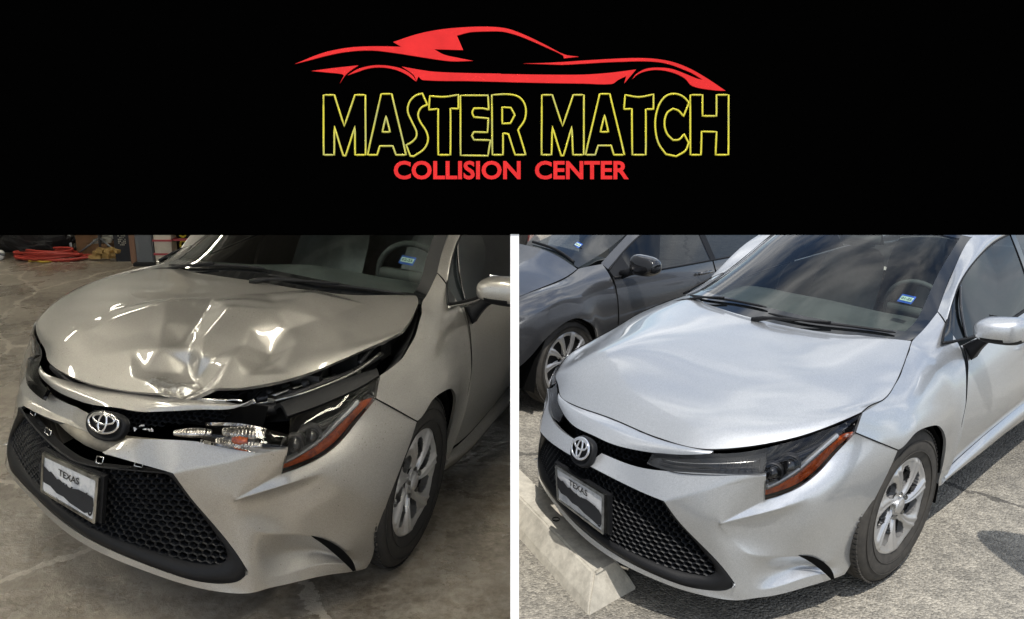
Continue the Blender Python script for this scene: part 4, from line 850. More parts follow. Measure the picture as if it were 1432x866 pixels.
    fr.patch('boot_lid', mirror_cols([[(-3.09,0,1.015),(-3.09,.22,1.012),(-3.09,.42,1.0),(-3.1,.62,.965)],[(-3.5,0,1.0),(-3.5,.22,.998),(-3.5,.42,.985),(-3.48,.60,.955)],[(-3.66,0,.97),(-3.66,.22,.965),(-3.63,.42,.95),(-3.58,.56,.93)],[(-3.70,0,.60),(-3.70,.22,.60),(-3.68,.42,.60),(-3.62,.62,.60)]]), pm, root, nu=20, nv=24)
    fr.patch('rear_bumper', mirror_cols([[(-3.70,0,.60),(-3.70,.3,.60),(-3.66,.55,.60),(-3.60,.70,.58)],[(-3.76,0,.45),(-3.75,.3,.45),(-3.70,.55,.45),(-3.62,.70,.44)],[(-3.70,0,.22),(-3.70,.3,.22),(-3.66,.55,.22),(-3.58,.68,.22)]]), pm, root, nu=10, nv=24)
    # ---- cabin
    fr.patch('dashboard', mirror_cols([[(-.30,0,.885),(-.33,.3,.88),(-.42,.52,.875),(-.50,.60,.87)],[(-.75,0,.905),(-.75,.3,.90),(-.75,.45,.90),(-.75,.62,.88)],[(-.86,0,.82),(-.86,.3,.84),(-.86,.45,.84),(-.86,.62,.80)],[(-.84,0,.45),(-.84,.3,.45),(-.84,.45,.45),(-.84,.62,.45)]]), 'interior', root, nu=16, nv=24, skirt=0)
    P = [(-1.02+.10*math.sin(a)*.4, .34+.175*math.cos(a), .86+.165*math.sin(a)) for a in np.linspace(0, 2*math.pi, 33)[:-1]]
    v, f = tube_vf(P, .015, 8, closed=True); v2, f2 = box_vf((-1.0,.34,.86), (.05,.30,.06)); v, f = join_vf([(v,f),(v2,f2)]); fr.add('steering_wheel', v, f, 'interior', root, orient=False)
    for y in (.34,-.34):
        se = [[(-1.30,y-.22,.50),(-1.28,y,.52),(-1.30,y+.22,.50)],[(-1.42,y-.23,.75),(-1.38,y,.75),(-1.42,y+.23,.75)],[(-1.55,y-.18,1.0),(-1.52,y,1.02),(-1.55,y+.18,1.0)],[(-1.60,y-.12,1.03),(-1.60,y,1.05),(-1.60,y+.12,1.03)],[(-1.62,y-.15,.6),(-1.62,y,.6),(-1.62,y+.15,.6)]]
        st = fr.patch('seat', se, 'seat', root, nu=16, nv=10, skirt=0)
        hv = grid_eval([[(-1.54,y-.12,1.06),(-1.51,y,1.06),(-1.54,y+.12,1.06)],[(-1.54,y-.12,1.15),(-1.50,y,1.16),(-1.54,y+.12,1.15)],[(-1.60,y-.10,1.20),(-1.60,y,1.21),(-1.60,y+.10,1.20)],[(-1.65,y-.12,1.06),(-1.66,y,1.06),(-1.65,y+.12,1.06)]], 10, 8)
        if st: fr.add('headrest', hv.reshape(-1,3), grid_faces(10,8), 'seat', st)
    fr.patch('rear_seat', mirror_cols([[(-2.35,0,.5),(-2.35,.3,.5),(-2.35,.58,.5)],[(-2.5,0,.95),(-2.5,.3,.97),(-2.5,.56,.95)],[(-2.9,0,.97),(-2.9,.3,.97),(-2.9,.54,.97)]]), 'seat', root, nu=8, nv=12, skirt=0)
    fr.patch('headliner', mirror_cols([[(x, y*.97, z-.03) for x, y, z in r] for r in roof]), 'headliner', root, nu=8, nv=12, skirt=0)
    v, f = tube_vf([(-1.02,0,1.28),(-1.0,0,1.24)], .012, 6); v2, f2 = box_vf((-1.0,0,1.215), (.02,.22,.055)); v, f = join_vf([(v,f),(v2,f2)]); fr.add('interior_mirror', v, f, 'interior', root, orient=False)
    o = np.array(STICK[kind]); sticker(fr, root, '02-25' if dmg else '01-25', (o+np.array([.012,0,.006]), (0.10,.99,-.04), (-.82,.06,.56)))
    # ---- underbody
    fl = [(-.55,.80),(-3.3,.80),(-3.3,-.80),(-.55,-.80)]
    fr.add('underbody', [(.70,.50,.17),(.30,.60,.17),(-.55,.66,.17),(-3.4,.66,.17),(-3.4,-.66,.17),(-.55,-.66,.17),(.30,-.60,.17),(.70,-.50,.17)], [tuple(range(8))], 'void', root, smooth=False, orient=False)
    v, f = box_vf((-2.0,0,.42), (2.9,1.66,.40)); 
    v, f = box_vf((-1.42,0,.36), (1.86,1.60,.28)); fr.add('floor_pan', v, f, 'void', root, smooth=False)
    if not dmg:
        v, f = box_vf((.20,0,.42), (.85,1.10,.42)); fr.add('engine_block', v, f, 'void', root, smooth=False)
        for s in (1,-1):
            v, f = box_vf((.40,.62*s,.55), (.12,.22,.26)); fr.add('inner_panel', v, f, 'void', root, smooth=False)
    build_wheelset(fr, root, 'tyre' if dmg else 'tyre_dusty')
    return fr, root
# ---------------------------------------------------------------- the damaged bonnet and the opened engine bay
HOOD_L0 = [(.300,-.785,.800),(.545,-.640,.765),(.690,-.430,.735),(.735,-.200,.728),(.735,.020,.730),(.715,.205,.738),(.655,.345,.745),(.470,.560,.800),(.080,.705,.862)]
EDGE_L = [(.080,.705,.862),(-.003,.717,.874),(-.100,.707,.884),(-.240,.669,.899),(-.366,.626,.914),(-.430,.575,.925)]
def damaged_bonnet(fr, root, pm):
    G = np.array(mirror_cols(HOOD)); d0 = np.array(HOOD_L0)-G[0]
    fall = [1, .85, .52, .25, .10, 0]
    for r in range(6): G[r] = G[r]+d0*fall[r]
    e = np.array(EDGE_L); sh = e-G[:,-1]
    for r in range(6):
        G[r,-1] += sh[r]; G[r,-2] += sh[r]*.45; G[r,-3] += sh[r]*.15
    B = grid_eval(G, 200, 290)
    P = B.copy(); x, y = P[...,0], P[...,1]
    def seg(ax, ay, bx, by):
        ex, ey = bx-ax, by-ay; l2 = ex*ex+ey*ey; t = np.clip(((x-ax)*ex+(y-ay)*ey)/l2, 0, 1)
        return np.hypot(x-ax-t*ex, y-ay-t*ey), t
    from mathutils.geometry import delaunay_2d_cdt
    far = [(1.6,-1.6,0),(1.6,1.6,0),(-1.2,1.6,0),(-1.2,-1.6,0)]
    C = np.array(CRUMPLE+far); _, _, tri, _, _, _ = delaunay_2d_cdt([Vector(c[:2]) for c in C], [], [], 0, 1e-6)
    dz = np.zeros_like(x)
    for a, b, c in tri:
        (x1,y1,z1), (x2,y2,z2), (x3,y3,z3) = C[a], C[b], C[c]; det = (y2-y3)*(x1-x3)+(x3-x2)*(y1-y3)
        if abs(det) < 1e-9: continue
        l1 = ((y2-y3)*(x-x3)+(x3-x2)*(y-y3))/det; l2 = ((y3-y1)*(x-x3)+(x1-x3)*(y-y3))/det; l3 = 1-l1-l2
        m_ = (l1 >= -1e-6)&(l2 >= -1e-6)&(l3 >= -1e-6); dz[m_] = (l1*z1+l2*z2+l3*z3)[m_]
    def blur(q, n):
        for _ in range(n):
            q = q.copy(); q[1:-1] = .5*q[1:-1]+.25*(q[:-2]+q[2:]); q[:,1:-1] = .5*q[:,1:-1]+.25*(q[:,:-2]+q[:,2:])
        return q
    dz = 1.35*(.72*blur(dz, 4)+.28*blur(dz, 40))
    P[...,2] += dz; P[...,0] += .3*np.minimum(dz, 0)
    # fine buckling
    P[...,2] += .0016*np.sin(x*46+2.5*np.sin(y*6))*np.exp(-((x-.16)/.16)**2)*np.clip((.7-np.abs(y))/.3, 0, 1)
    h = fr.add('bonnet', P.reshape(-1,3), grid_faces(200,290), pm, root, skirt=.014)
    # bare creased metal where the paint is scraped
    n_ = gnorm(P); n_ *= np.sign(n_[...,2].sum())
    fc = []
    for q in grid_faces(200,290):
        X = P.reshape(-1,3)[q[0]]
        a = (X[0]-.670)**2/.038**2+(X[1]-.190)**2/.085**2+.55*math.sin(X[1]*70)*math.sin(X[0]*60)+.2*math.sin(X[1]*190)
        if a < 1: fc.append(q)
    fr.add('scraped_patch', (P+n_*.0012).reshape(-1,3), fc, 'scraped', h, orient=False)
    return h

CRUMPLE = [(0.273, -0.139, 0.032), (0.271, 0.146, 0.036), (-0.018, 0.316, 0.038), (0.332, 0.286, 0.016), (0.167, 0.301, 0.026), (0.329, 0.046, -0.004), (0.558, 0.065, 0.012), (0.596, 0.162, -0.04), (0.428, -0.023, 0.026), (0.45, 0.077, -0.015), (0.592, 0.226, -0.06), (0.548, 0.175, -0.045), (0.534, 0.265, -0.005), (0.547, 0.227, 0.01), (0.65, 0.353, 0.008), (0.62, 0.284, -0.05), (0.687, 0.268, -0.03), (0.585, -0.047, 0.01), (0.532, -0.179, 0.003), (0.649, 0.068, -0.012), (0.663, 0.136, -0.022), (0.653, 0.188, -0.036), (0.665, 0.236, -0.02), (0.523, 0.338, 0.018), (0.619, 0.348, 0.008), (0.366, 0.388, -0.036), (0.445, 0.418, -0.026), (0.426, 0.321, 0.008), (0.555, 0.416, 0.004), (0.313, 0.464, -0.002), (0.254, 0.343, 0.008), (0.432, 0.175, 0.022), (0.514, 0.161, 0.004), (0.464, -0.065, 0.016), (0.123, 0.455, 0.01), (0.231, 0.382, -0.004), (0.439, -0.381, 0.0), (0.627, -0.162, 0.0), (0.687, 0.041, -0.003), (0.703, 0.188, -0.01), (0.604, 0.419, 0.0), (0.482, 0.522, 0.0), (0.297, 0.567, 0.0), (0.089, 0.571, 0.0), (-0.158, 0.477, 0.0), (-0.216, 0.237, 0.0), (-0.041, 0.105, 0.0), (0.096, -0.055, 0.0), (0.163, -0.235, 0.0), (0.27, -0.392, 0.0)]
NOSE_OFF = (-.105,.052,.009); NOSE_END = (.006,-.040,.043); PLATE_OFF = (0,0,0)
STICK = {'damaged': (-.590,.488,1.024), 'repaired': (-.590,.488,1.024)}
M['scraped'] = mat('scraped_metal', (.72,.73,.74), .34, metal=.9, noise=(22,(.34,.33,.30),.42,.58), bump=(45,.5,.01))

def damage_extras(fr, root):
    """what the raised bonnet and the broken lamp lay open"""
    b = fr.add('radiator_support', *tube_vf(resample([(.60,-.50,.66),(.66,-.2,.64),(.66,.1,.64),(.62,.35,.66),(.52,.52,.69)], 24), .022, 8), 'bay', root, orient=False)
    def part(nm, P, r, m_, par=root, n=16):
        v, f = tube_vf(resample(P, n), r, 8); return fr.add(nm, v, f, m_, par, orient=False)
    # bay floor and inner wing
    fr.patch('engine_bay_tray', [[(.60,-.4,.60),(.60,0,.60),(.58,.4,.62),(.45,.62,.66)],[(.2,-.4,.62),(.2,0,.64),(.15,.4,.68),(.10,.66,.74)],[(-.2,-.4,.7),(-.2,0,.72),(-.2,.4,.76),(-.22,.62,.82)]], 'bay_dark', root, nu=10, nv=14, skirt=0)
    fr.patch('inner_wing', [[(.40,.735,.735),(.22,.775,.775),(.05,.765,.805),(-.15,.712,.845),(-.36,.63,.885)],[(.42,.66,.71),(.22,.70,.72),(.03,.69,.74),(-.18,.64,.79),(-.38,.57,.85)]], 'bay', root, nu=8, nv=24, skirt=0)
    part('bay_bracket', [(.50,.48,.715),(.44,.52,.735),(.36,.56,.745),(.26,.60,.750)], .012, 'bare')
    part('bay_bracket', [(.52,.44,.700),(.46,.50,.722),(.36,.55,.732),(.24,.60,.738)], .010, 'bay')
    part('hinge_stay', [(.18,.655,.79),(.12,.66,.82),(.02,.655,.845)], .010, 'bay')
    for x, y, z in ((.43,.50,.735),(.39,.55,.75),(.33,.57,.755),(.47,.46,.72)):
        v, f = lathe_vf([(-.01,.014),(.0,.018),(.012,.012),(.014,.001)], 12); v = [(a+x, c+y, b_+z) for a, b_, c in v]; fr.add('bay_bolt', v, f, 'bay', root, orient=False)
    for k in range(6):
        x0, y0 = .58-.03*k, .30+.05*k
        part('wiring', [(x0,y0,.665),(x0-.05,y0+.03,.70+.01*(k%3)),(x0-.12,y0+.05,.69),(x0-.2,y0+.12,.70)], .005, 'black')
    part('wiring', [(.63,.30,.655),(.60,.36,.69),(.56,.40,.668),(.54,.45,.70)], .0025, 'chrome'); part('wiring', [(.60,.42,.70),(.62,.36,.672),(.66,.31,.66)], .0025, 'chrome')
    for c_, s_, r_, m_ in (((.30,.52,.735),(.16,.10,.08),.3,'bay'),((.12,.58,.77),(.12,.10,.09),.2,'bay_dark'),((.42,.40,.70),(.10,.12,.06),-.2,'bay'),((-.02,.62,.80),(.10,.07,.08),.1,'bay'),((.50,.30,.675),(.08,.14,.05),.1,'bay_dark')):
        v, f = box_vf(c_, s_, Matrix.Rotation(r_, 3, 'Z')); fr.add('bay_component', v, f, m_, root, smooth=False)
    part('coolant_hose', [(.45,.30,.70),(.40,.42,.745),(.28,.46,.76),(.16,.50,.775)], .016, 'black'); part('coolant_hose', [(.52,.50,.71),(.40,.60,.755),(.22,.66,.775),(.05,.68,.80)], .011, 'bay_dark')
    part('latch_rod', [(.56,.46,.70),(.40,.62,.755),(.24,.68,.785),(.10,.70,.82)], .005, 'bare')
    for k in range(5):
        t_ = k/4; v, f = box_vf((.53-.30*t_, .50+.17*t_, .722+.055*t_), (.028,.022,.016), Matrix.Rotation(.5+k, 3, 'Z')); fr.add('connector', v, f, 'bay' if k % 2 else 'bare', root, smooth=False)
    # lamp top housing
    fr.patch('lamp_housing', [[(.600,.610,.716),(.470,.695,.747),(.370,.757,.777),(.283,.792,.802)],[(.57,.56,.735),(.44,.64,.770),(.34,.71,.795),(.25,.765,.812)],[(.54,.52,.70),(.40,.60,.73),(.30,.67,.76),(.22,.74,.79)]], 'black', root, nu=14, nv=24)
    # ribbed reflector bowls hanging out of the broken lamp
    def bowl(c, d, L_, r0, r1, nm, ribs=11):
        c = np.array(c); d = np.array(d, float); d /= np.linalg.norm(d); u = np.cross(d, [0,0,1]); u /= np.linalg.norm(u); w_ = np.cross(u, d); V, F = [], []
        n = 28; K = ribs*4
        for i in range(K+1):
            t = i/K; r = (r0+(r1-r0)*t)*(math.sin(math.pi*min(max(.12+.80*t, 0), 1))**.5)*(1+.10*abs(math.sin(t*ribs*math.pi)))
            for k in range(n):
                a = 2*math.pi*k/n; q = 1+.015*(k % 2); V.append(c+d*L_*t+(u*math.cos(a)*1.0+w_*math.sin(a)*.62)*r*q)
        for i in range(K):
            for k in range(n): F.append((i*n+k, i*n+(k+1)%n, (i+1)*n+(k+1)%n, (i+1)*n+k))
        return fr.add(nm, V, F, 'reflector', root, orient=False)
    bowl((.812,.335,.636), (-.42,.80,.12), .115, .020, .026, 'lamp_reflector', 13)
    bowl((.765,.478,.672), (-.42,.80,.10), .135, .026, .036, 'lamp_reflector', 12); bowl((.785,.470,.640), (-.40,.80,.10), .150, .028, .034, 'lamp_reflector', 15)
    bowl((.770,.520,.660), (-.35,.85,.20), .05, .022, .022, 'amber_bulb', 3).data.materials[0] = M['amber']
    fr.patch('clear_lens_shard', [[(.80,.44,.70),(.74,.55,.715),(.69,.62,.70),(.665,.665,.69)],[(.835,.46,.67),(.79,.57,.675),(.74,.64,.67),(.70,.68,.67)],[(.83,.44,.64),(.79,.56,.645),(.745,.63,.645),(.715,.675,.655)]], 'lens', root, nu=8, nv=16)
    part('broken_tab', [(.66,.30,.705),(.655,.36,.715),(.64,.40,.720)], .006, 'satin'); part('broken_tab', [(.64,.40,.720),(.625,.42,.724),(.61,.44,.720)], .004, 'satin')
    # reinforcement beam and clips behind the fallen grille
    P = np.array([[(.80-.5*y*y+dx, y, z) for y in np.linspace(-.42,.50,16)] for dx, z in ((-.02,.575),(.03,.560),(.035,.535),(.02,.515))]); fr.add('crash_beam', P.reshape(-1,3), grid_faces(4,16), 'beam', root, skirt=.02)
    for y, z in ((-.33,.545),(-.20,.545),(.10,.545),(.25,.550)):
        x = .905-.42*y*y-.01; P = [(x, y-.016, z-.030),(x, y+.016, z-.030),(x-.006, y+.016, z-.008),(x-.006, y-.016, z-.008)]
        v, f = tube_vf(P, .003, 5, closed=True); fr.add('clip', v, f, 'satin', root, orient=False)
    # torn edge fragments by the badge
    for i in range(8):
        c = np.array([.815+.008*rng.standard_normal(), .215+.035*rng.standard_normal(), .632+.006*rng.standard_normal()]); V = [c+rng.standard_normal(3)*.0055 for _ in range(5)]
        fr.add('torn_fragment', V, [(0,1,2),(0,2,3),(1,2,4),(0,3,4)], 'torn', root, smooth=False, orient=False)
M['reflector'] = mat('reflector_chrome', (.62,.60,.57), .18, metal=1, noise=(35,(.22,.21,.20),.42,.6))
M['beam'] = mat('beam_primer', (.30,.27,.21), .5, noise=(9,(.15,.13,.10),.4,.65))
M['torn'] = mat('torn_grey_plastic', (.45,.46,.48), .5)
# ---------------------------------------------------------------- ground
GL, GR = -.027, .016                                             # garage slab, outdoor lot
def sheet(name, rects, z, m, nx=1):
    V, F = [], []
    for x0, y0, x1, y1 in rects:
        k = len(V); V += [(x0,y0,z),(x1,y0,z),(x1,y1,z),(x0,y1,z)]; F.append((k,k+1,k+2,k+3))
    o = raw(name, V, F, m, smooth=False); tag(o, kind='structure'); return o
sheet('ground', [(0.0,-600,600,600),(-600,-600,0,0.2),(-600,9.6,0,600),(-600,.2,-7.2,9.6)], GR, 'asphalt')
sheet('garage_floor', [(-7.2,.2,0,9.6)], GL, 'concrete')
# ---------------------------------------------------------------- garage shell
def wall(name, c, s, m, label=None, cat=None):
    o = box(name, c, s, m); tag(o, kind='structure'); return o
M['corrugated'] = mat('corrugated_steel', (.42,.43,.42), .42, metal=.3, noise=(2.5,(.30,.31,.30),.4,.65))
M['roof_steel'] = mat('roof_steel', (.34,.34,.33), .5, metal=.2, noise=(3,(.25,.25,.24),.4,.65))
def corrugated(name, x0, x1, y, z0, z1, m, along='x'):
    V, F = [], []; n = int((x1-x0)/.05)
    for i in range(n+1):
        a = x0+(x1-x0)*i/n; d = .018 if (i//2) % 2 else -.018
        for z in (z0, z1): V.append((a, y+d, z) if along == 'x' else (y+d, a, z))
    for i in range(n): F.append((2*i, 2*i+2, 2*i+3, 2*i+1))
    o = raw(name, V, F, m, smooth=False); tag(o, kind='structure'); return o
ROOFZ = 3.3
corrugated('garage_back_wall', -7.1, -2.3, 9.5, GL, ROOFZ, 'corrugated'); corrugated('garage_back_wall', -2.3, -.0, 9.5, 2.7, ROOFZ, 'corrugated')
corrugated('garage_side_wall', .6, 9.5, -7.1, GL, ROOFZ, 'corrugated', 'y')
corrugated('garage_roof', -7.1, -.002, ROOFZ, 0, 0, 'roof_steel') if False else None
V, F = [], []; n = 150
for i in range(n+1):
    a = -7.2+7.21*i/n; d = .03 if (i//2) % 2 else -.03
    V += [(a, .75, ROOFZ+d), (a, 9.6, ROOFZ+d)]
for i in range(n): F.append((2*i, 2*i+2, 2*i+3, 2*i+1))
o = raw('garage_roof', V, F, 'roof_steel', smooth=False); tag(o, kind='structure')
for k, yy in enumerate((1.4, 3.2, 5.0, 6.8, 8.6)):
    o = box('roof_beam', (-3.55, yy, ROOFZ-.14), (7.05, .10, .18), 'roof_steel'); tag(o, kind='structure')
M['tube'] = mat('lit_tube', (.9,.9,.85), .4, emit=((1.0,.93,.78), 22))
for k, (x, y) in enumerate(((-5.2,3.4),(-3.1,3.4),(-.6,3.2),(-5.2,6.4),(-4.6,8.2),(-.5,1.5),(-3.7,1.9))):  # the strips by the partition are added to brighten that side of the bay
    t = empty('strip_light', (x, y, ROOFZ-.30), 0, ('lit fluorescent strip under the garage roof, %s' % ['front row by the side wall','front row middle','added beside the partition to brighten that side','back row by the side wall','back row corner by the back wall','added nearest the partition edge to brighten that side','single one nearest the opening'][k]), 'ceiling light', 'strip lights under the garage roof')
    box('light_housing', (0,0,.04), (.12,1.25,.05), 'white', t); v, f = tube_vf([(-.045,-.6,0),(-.045,.6,0)], .034, 8); raw('tube', v, f, 'tube', t); v, f = tube_vf([(.045,-.6,0),(.045,.6,0)], .034, 8); raw('tube', v, f, 'tube', t)

# ---------------------------------------------------------------- partition and sign, raked back towards the viewer
tp, cp, sp_ = math.tan(PITCH), math.cos(PITCH), math.sin(PITCH)
axis_f = Vector((0, cp, -sp_)); axis_u = Vector((0, sp_, cp)); eye = Vector((0,0,CAMH))
DS = 1.0                                                          # distance of the sign from the viewer
def facade(x, y, d=0.): return eye + axis_f*(DS+d) + Vector((1,0,0))*x + axis_u*y
part_ = empty('partition', (0.003, 1.1, 0), 0, 'thin white-edged partition panel standing between the garage bay and the open lot', 'partition')
inv = Matrix.Translation((-0.003,-1.1,0))
w2 = .0048; P0 = facade(0, .0845, .002); 
# front edge follows the rake down to the ground
k_ = (P0.z-(-.03))/axis_u.z; Pb = P0-axis_u*k_; top = facade(0, .50, .022)
prof = [(Pb.y, Pb.z), (top.y, top.z), (.74, ROOFZ+.05), (9.6, ROOFZ+.05), (9.6, -.03)]
def slab(name, prof, x0, x1, m, parent):
    n = len(prof); V = [inv @ Vector((x0, a, b)) for a, b in prof]+[inv @ Vector((x1, a, b)) for a, b in prof]
    F = [tuple(range(n))[::-1], tuple(range(n, 2*n))]+[(i, (i+1)%n, n+(i+1)%n, n+i) for i in range(n)]
    return raw(name, V, F, m, parent, smooth=False)
Q1, Q2 = P0+axis_f*.0125, P0+axis_f*.0205; Q0 = Pb+axis_f*.0125
pr2 = [(Q0.y, Q0.z), (Q1.y, Q1.z), (Q2.y, Q2.z), (top.y, top.z)]+prof[2:]
slab('panel', pr2, .003-w2*.8, .003+w2*.8, 'wall_grey', part_)
R1 = P0+axis_f*.012; R0 = Pb+axis_f*.012
ed = [(Pb.y, Pb.z), (P0.y, P0.z), (R1.y, R1.z), (R0.y, R0.z)]
slab('edge_trim', ed, .003-w2, .003+w2, 'white', part_)

sg = empty('sign_board', facade(0, .3), 0, 'long black sign board with red car outline, lettered MASTER MATCH COLLISION CENTER', 'sign')
sinv = Matrix.Translation(-facade(0, .3))
px = lambda u, v, d=0.: sinv @ facade((u-716)/FPX*DS, (433-v)/FPX*DS, d)
# board
V = [px(u, v, d) for d in (0, .018) for u, v in ((-60,327),(1492,327),(1492,-70),(-60,-70))]
raw('board', V, [(0,3,2,1),(4,5,6,7),(0,1,5,4),(2,3,7,6),(1,2,6,5),(3,0,4,7)], 'board', sg, smooth=False)
Z1 = lambda a, b: (400+a/3.4625, 20+b/3.4625); Z2 = lambda a, b: (700+a/3.4647, 20+b/3.4647)
def smooth_poly(pts, closed=True, n=4, sharp=50):
    """rounds gentle bends, keeps sharp corners"""
    out = []; K = len(pts)
    P = [np.array(p, float) for p in pts]
    for i in range(K):
        a, b, c, d = P[i-1], P[i], P[(i+1) % K], P[(i+2) % K]
        def ang(p, q, r):
            u, v = q-p, r-q; return math.degrees(math.acos(np.clip(u@v/(np.linalg.norm(u)*np.linalg.norm(v)+1e-9), -1, 1)))
        L_ = np.linalg.norm(c-b)
        m0 = (c-a)/np.linalg.norm(c-a)*L_ if ang(a, b, c) < sharp else (c-b)
        m1 = (d-b)/np.linalg.norm(d-b)*L_ if ang(b, c, d) < sharp else (c-b)
        for k in range(n):
            u = k/n; out.append((2*u**3-3*u**2+1)*b+(u**3-2*u**2+u)*m0+(-2*u**3+3*u**2)*c+(u**3-u**2)*m1)
    return out
def flat_shape(name, pts, m, lift=.002, conv=Z1, n=4):
    P = smooth_poly([conv(*p) for p in pts], n=n)
    bm = bmesh.new(); vs = [bm.verts.new(px(p[0], p[1], -lift)) for p in P]
    es = [bm.edges.new((vs[i], vs[(i+1) % len(vs)])) for i in range(len(vs))]
    bmesh.ops.triangle_fill(bm, edges=es, use_beauty=True)
    r = bmesh.ops.extrude_face_region(bm, geom=bm.faces[:]); 
    for v in [g for g in r['geom'] if isinstance(g, bmesh.types.BMVert)]: v.co += axis_f*lift*.9
    bmesh.ops.recalc_face_normals(bm, faces=bm.faces)
    me = bpy.data.meshes.new(name); bm.to_mesh(me); bm.free(); me.materials.append(M[m]); o = bpy.data.objects.new(name, me); COL.objects.link(o); o.parent = sg; return o
c21 = lambda a, b: ((700+a/3.4647-400)*3.4625, b*3.4625/3.4647)
A = [(45,243),(180,190),(300,165),(420,158),(558,160),(520,137),(640,98),(760,75),(900,64),(1000,64)]+[c21(*p) for p in ((30,72),(80,88),(150,118),(230,158),(310,198),(378,208),(306,216),(302,202),(220,163),(150,132),(90,108),(40,93),(0,86))]+[(960,86),(890,90),(828,106),(858,176),(718,172),(765,198),(835,214),(905,228),(800,230),(680,214),(540,192),(420,178),(300,184),(200,203),(120,224)]
flat_shape('car_emblem', A, 'sign_red')
flat_shape('car_emblem', [(125,277),(240,262),(352,250),(318,272),(290,296),(262,336),(282,300),(272,292),(200,284)], 'sign_red')
flat_shape('car_emblem', [(300,298),(345,270),(400,254),(450,249),(510,254),(565,268),(612,298),(632,328),(622,322),(590,298),(545,276),(500,264),(450,260),(400,265),(350,281)], 'sign_red', .0021)
flat_shape('car_emblem', [(562,256),(640,270),(720,281),(900,288),(1040,290)]+[c21(*p) for p in ((0,292),(200,295),(400,295),(530,286),(656,270),(598,338),(608,302),(570,320),(538,340),(400,338),(200,335),(0,330))]+[(900,326),(664,321),(642,304),(632,326),(618,296)], 'sign_red')
flat_shape('car_emblem', [(110,241),(200,239),(300,234),(400,227),(500,221),(600,216),(680,215),(760,220),(840,236),(920,268),(1000,314),(1088,373),(1030,370),(928,350),(890,312),(830,284),(760,272),(700,279),(660,296),(636,318),(655,293),(700,268),(760,261),(830,268),(900,294),(950,314),(978,320),(930,290),(880,268),(820,246),(760,234),(680,230),(600,232),(500,236),(400,242),(300,247),(200,244)], 'sign_red', conv=Z2)
letters = [
 (Z1,[[(183,393),(235,393),(283,545),(335,393),(385,393),(387,683),(335,683),(335,545),(290,687),(278,687),(235,545),(235,683),(183,683)]]),
 (Z1,[[(462,388),(512,388),(583,683),(533,683),(518,640),(455,640),(442,683),(395,683)],[(485,495),(505,572),(467,572)]]),
 (Z1,[[(660,385),(685,440),(655,455),(640,488),(650,522),(680,570),(688,612),(668,655),(618,690),(602,688),(583,635),(608,622),(630,598),(632,570),(610,522),(590,472),(598,428),(625,398)]]),
 (Z1,[[(697,398),(765,402),(835,392),(835,460),(797,458),(797,683),(737,683),(737,460),(692,465)]]),
 (Z1,[[(845,395),(978,395),(982,465),(955,458),(910,458),(902,478),(910,500),(980,506),(976,574),(910,572),(900,590),(910,610),(990,612),(978,687),(845,685)]]),
 (Z2,[[(-42,393),(40,390),(92,405),(120,448),(118,510),(85,562),(122,683),(70,683),(38,582),(12,578),(12,683),(-40,683)],[(8,452),(50,455),(69,490),(48,530),(8,532)]]),
 (Z2,[[(200,393),(250,393),(300,545),(352,393),(403,393),(403,683),(350,683),(345,545),(305,687),(293,687),(250,545),(247,683),(198,683)]]),
 (Z2,[[(480,388),(528,388),(600,683),(548,683),(535,638),(472,638),(458,683),(410,683)],[(503,490),(522,572),(483,572)]]),
 (Z2,[[(603,393),(670,403),(740,390),(740,462),(703,462),(703,683),(637,683),(635,460),(597,462)]]),
 (Z2,[[(912,430),(882,400),(840,387),(798,400),(764,448),(748,530),(762,622),(800,680),(850,690),(895,662),(910,625),(888,582),(865,608),(835,612),(805,580),(793,530),(806,480),(835,459),(862,470),(885,497)]]),
 (Z2,[[(918,393),(977,393),(977,495),(1045,495),(1045,393),(1103,393),(1103,683),(1040,683),(1045,572),(973,570),(970,683),(918,683)]]),
]
for conv, loops in letters:
    prt = []
    for lp in loops:
        P = smooth_poly([conv(*p) for p in lp], n=5, sharp=42); P = [q for i, q in enumerate(P) if np.linalg.norm(q-P[i-1]) > .05]
        prt.append(tube_vf([px(q[0], q[1], -.0012) for q in P], 1.4/FPX, 6, closed=True))
    v, f = join_vf(prt); raw('letter_outline', v, f, 'sign_yellow', sg)
def sign_text(s, u0, u1, v0, v1):
    V, F = text_vf(s, (v1-v0), .028, (u1-u0), res=4); uc, vc = (u0+u1)/2, (v0+v1)/2
    raw('lettering', [px(uc+p[0], vc-p[1], -.002) for p in V], F, 'sign_red', sg, smooth=False)
sign_text('COLLISION', 551, 728, 225.5, 251.5); sign_text('CENTER', 748, 879, 225.5, 251.5)
for x in (-.55, .60):
    pass
frR, rootR = build_car('repaired')
frL, rootL = build_car('damaged')
damage_extras(frL, rootL)

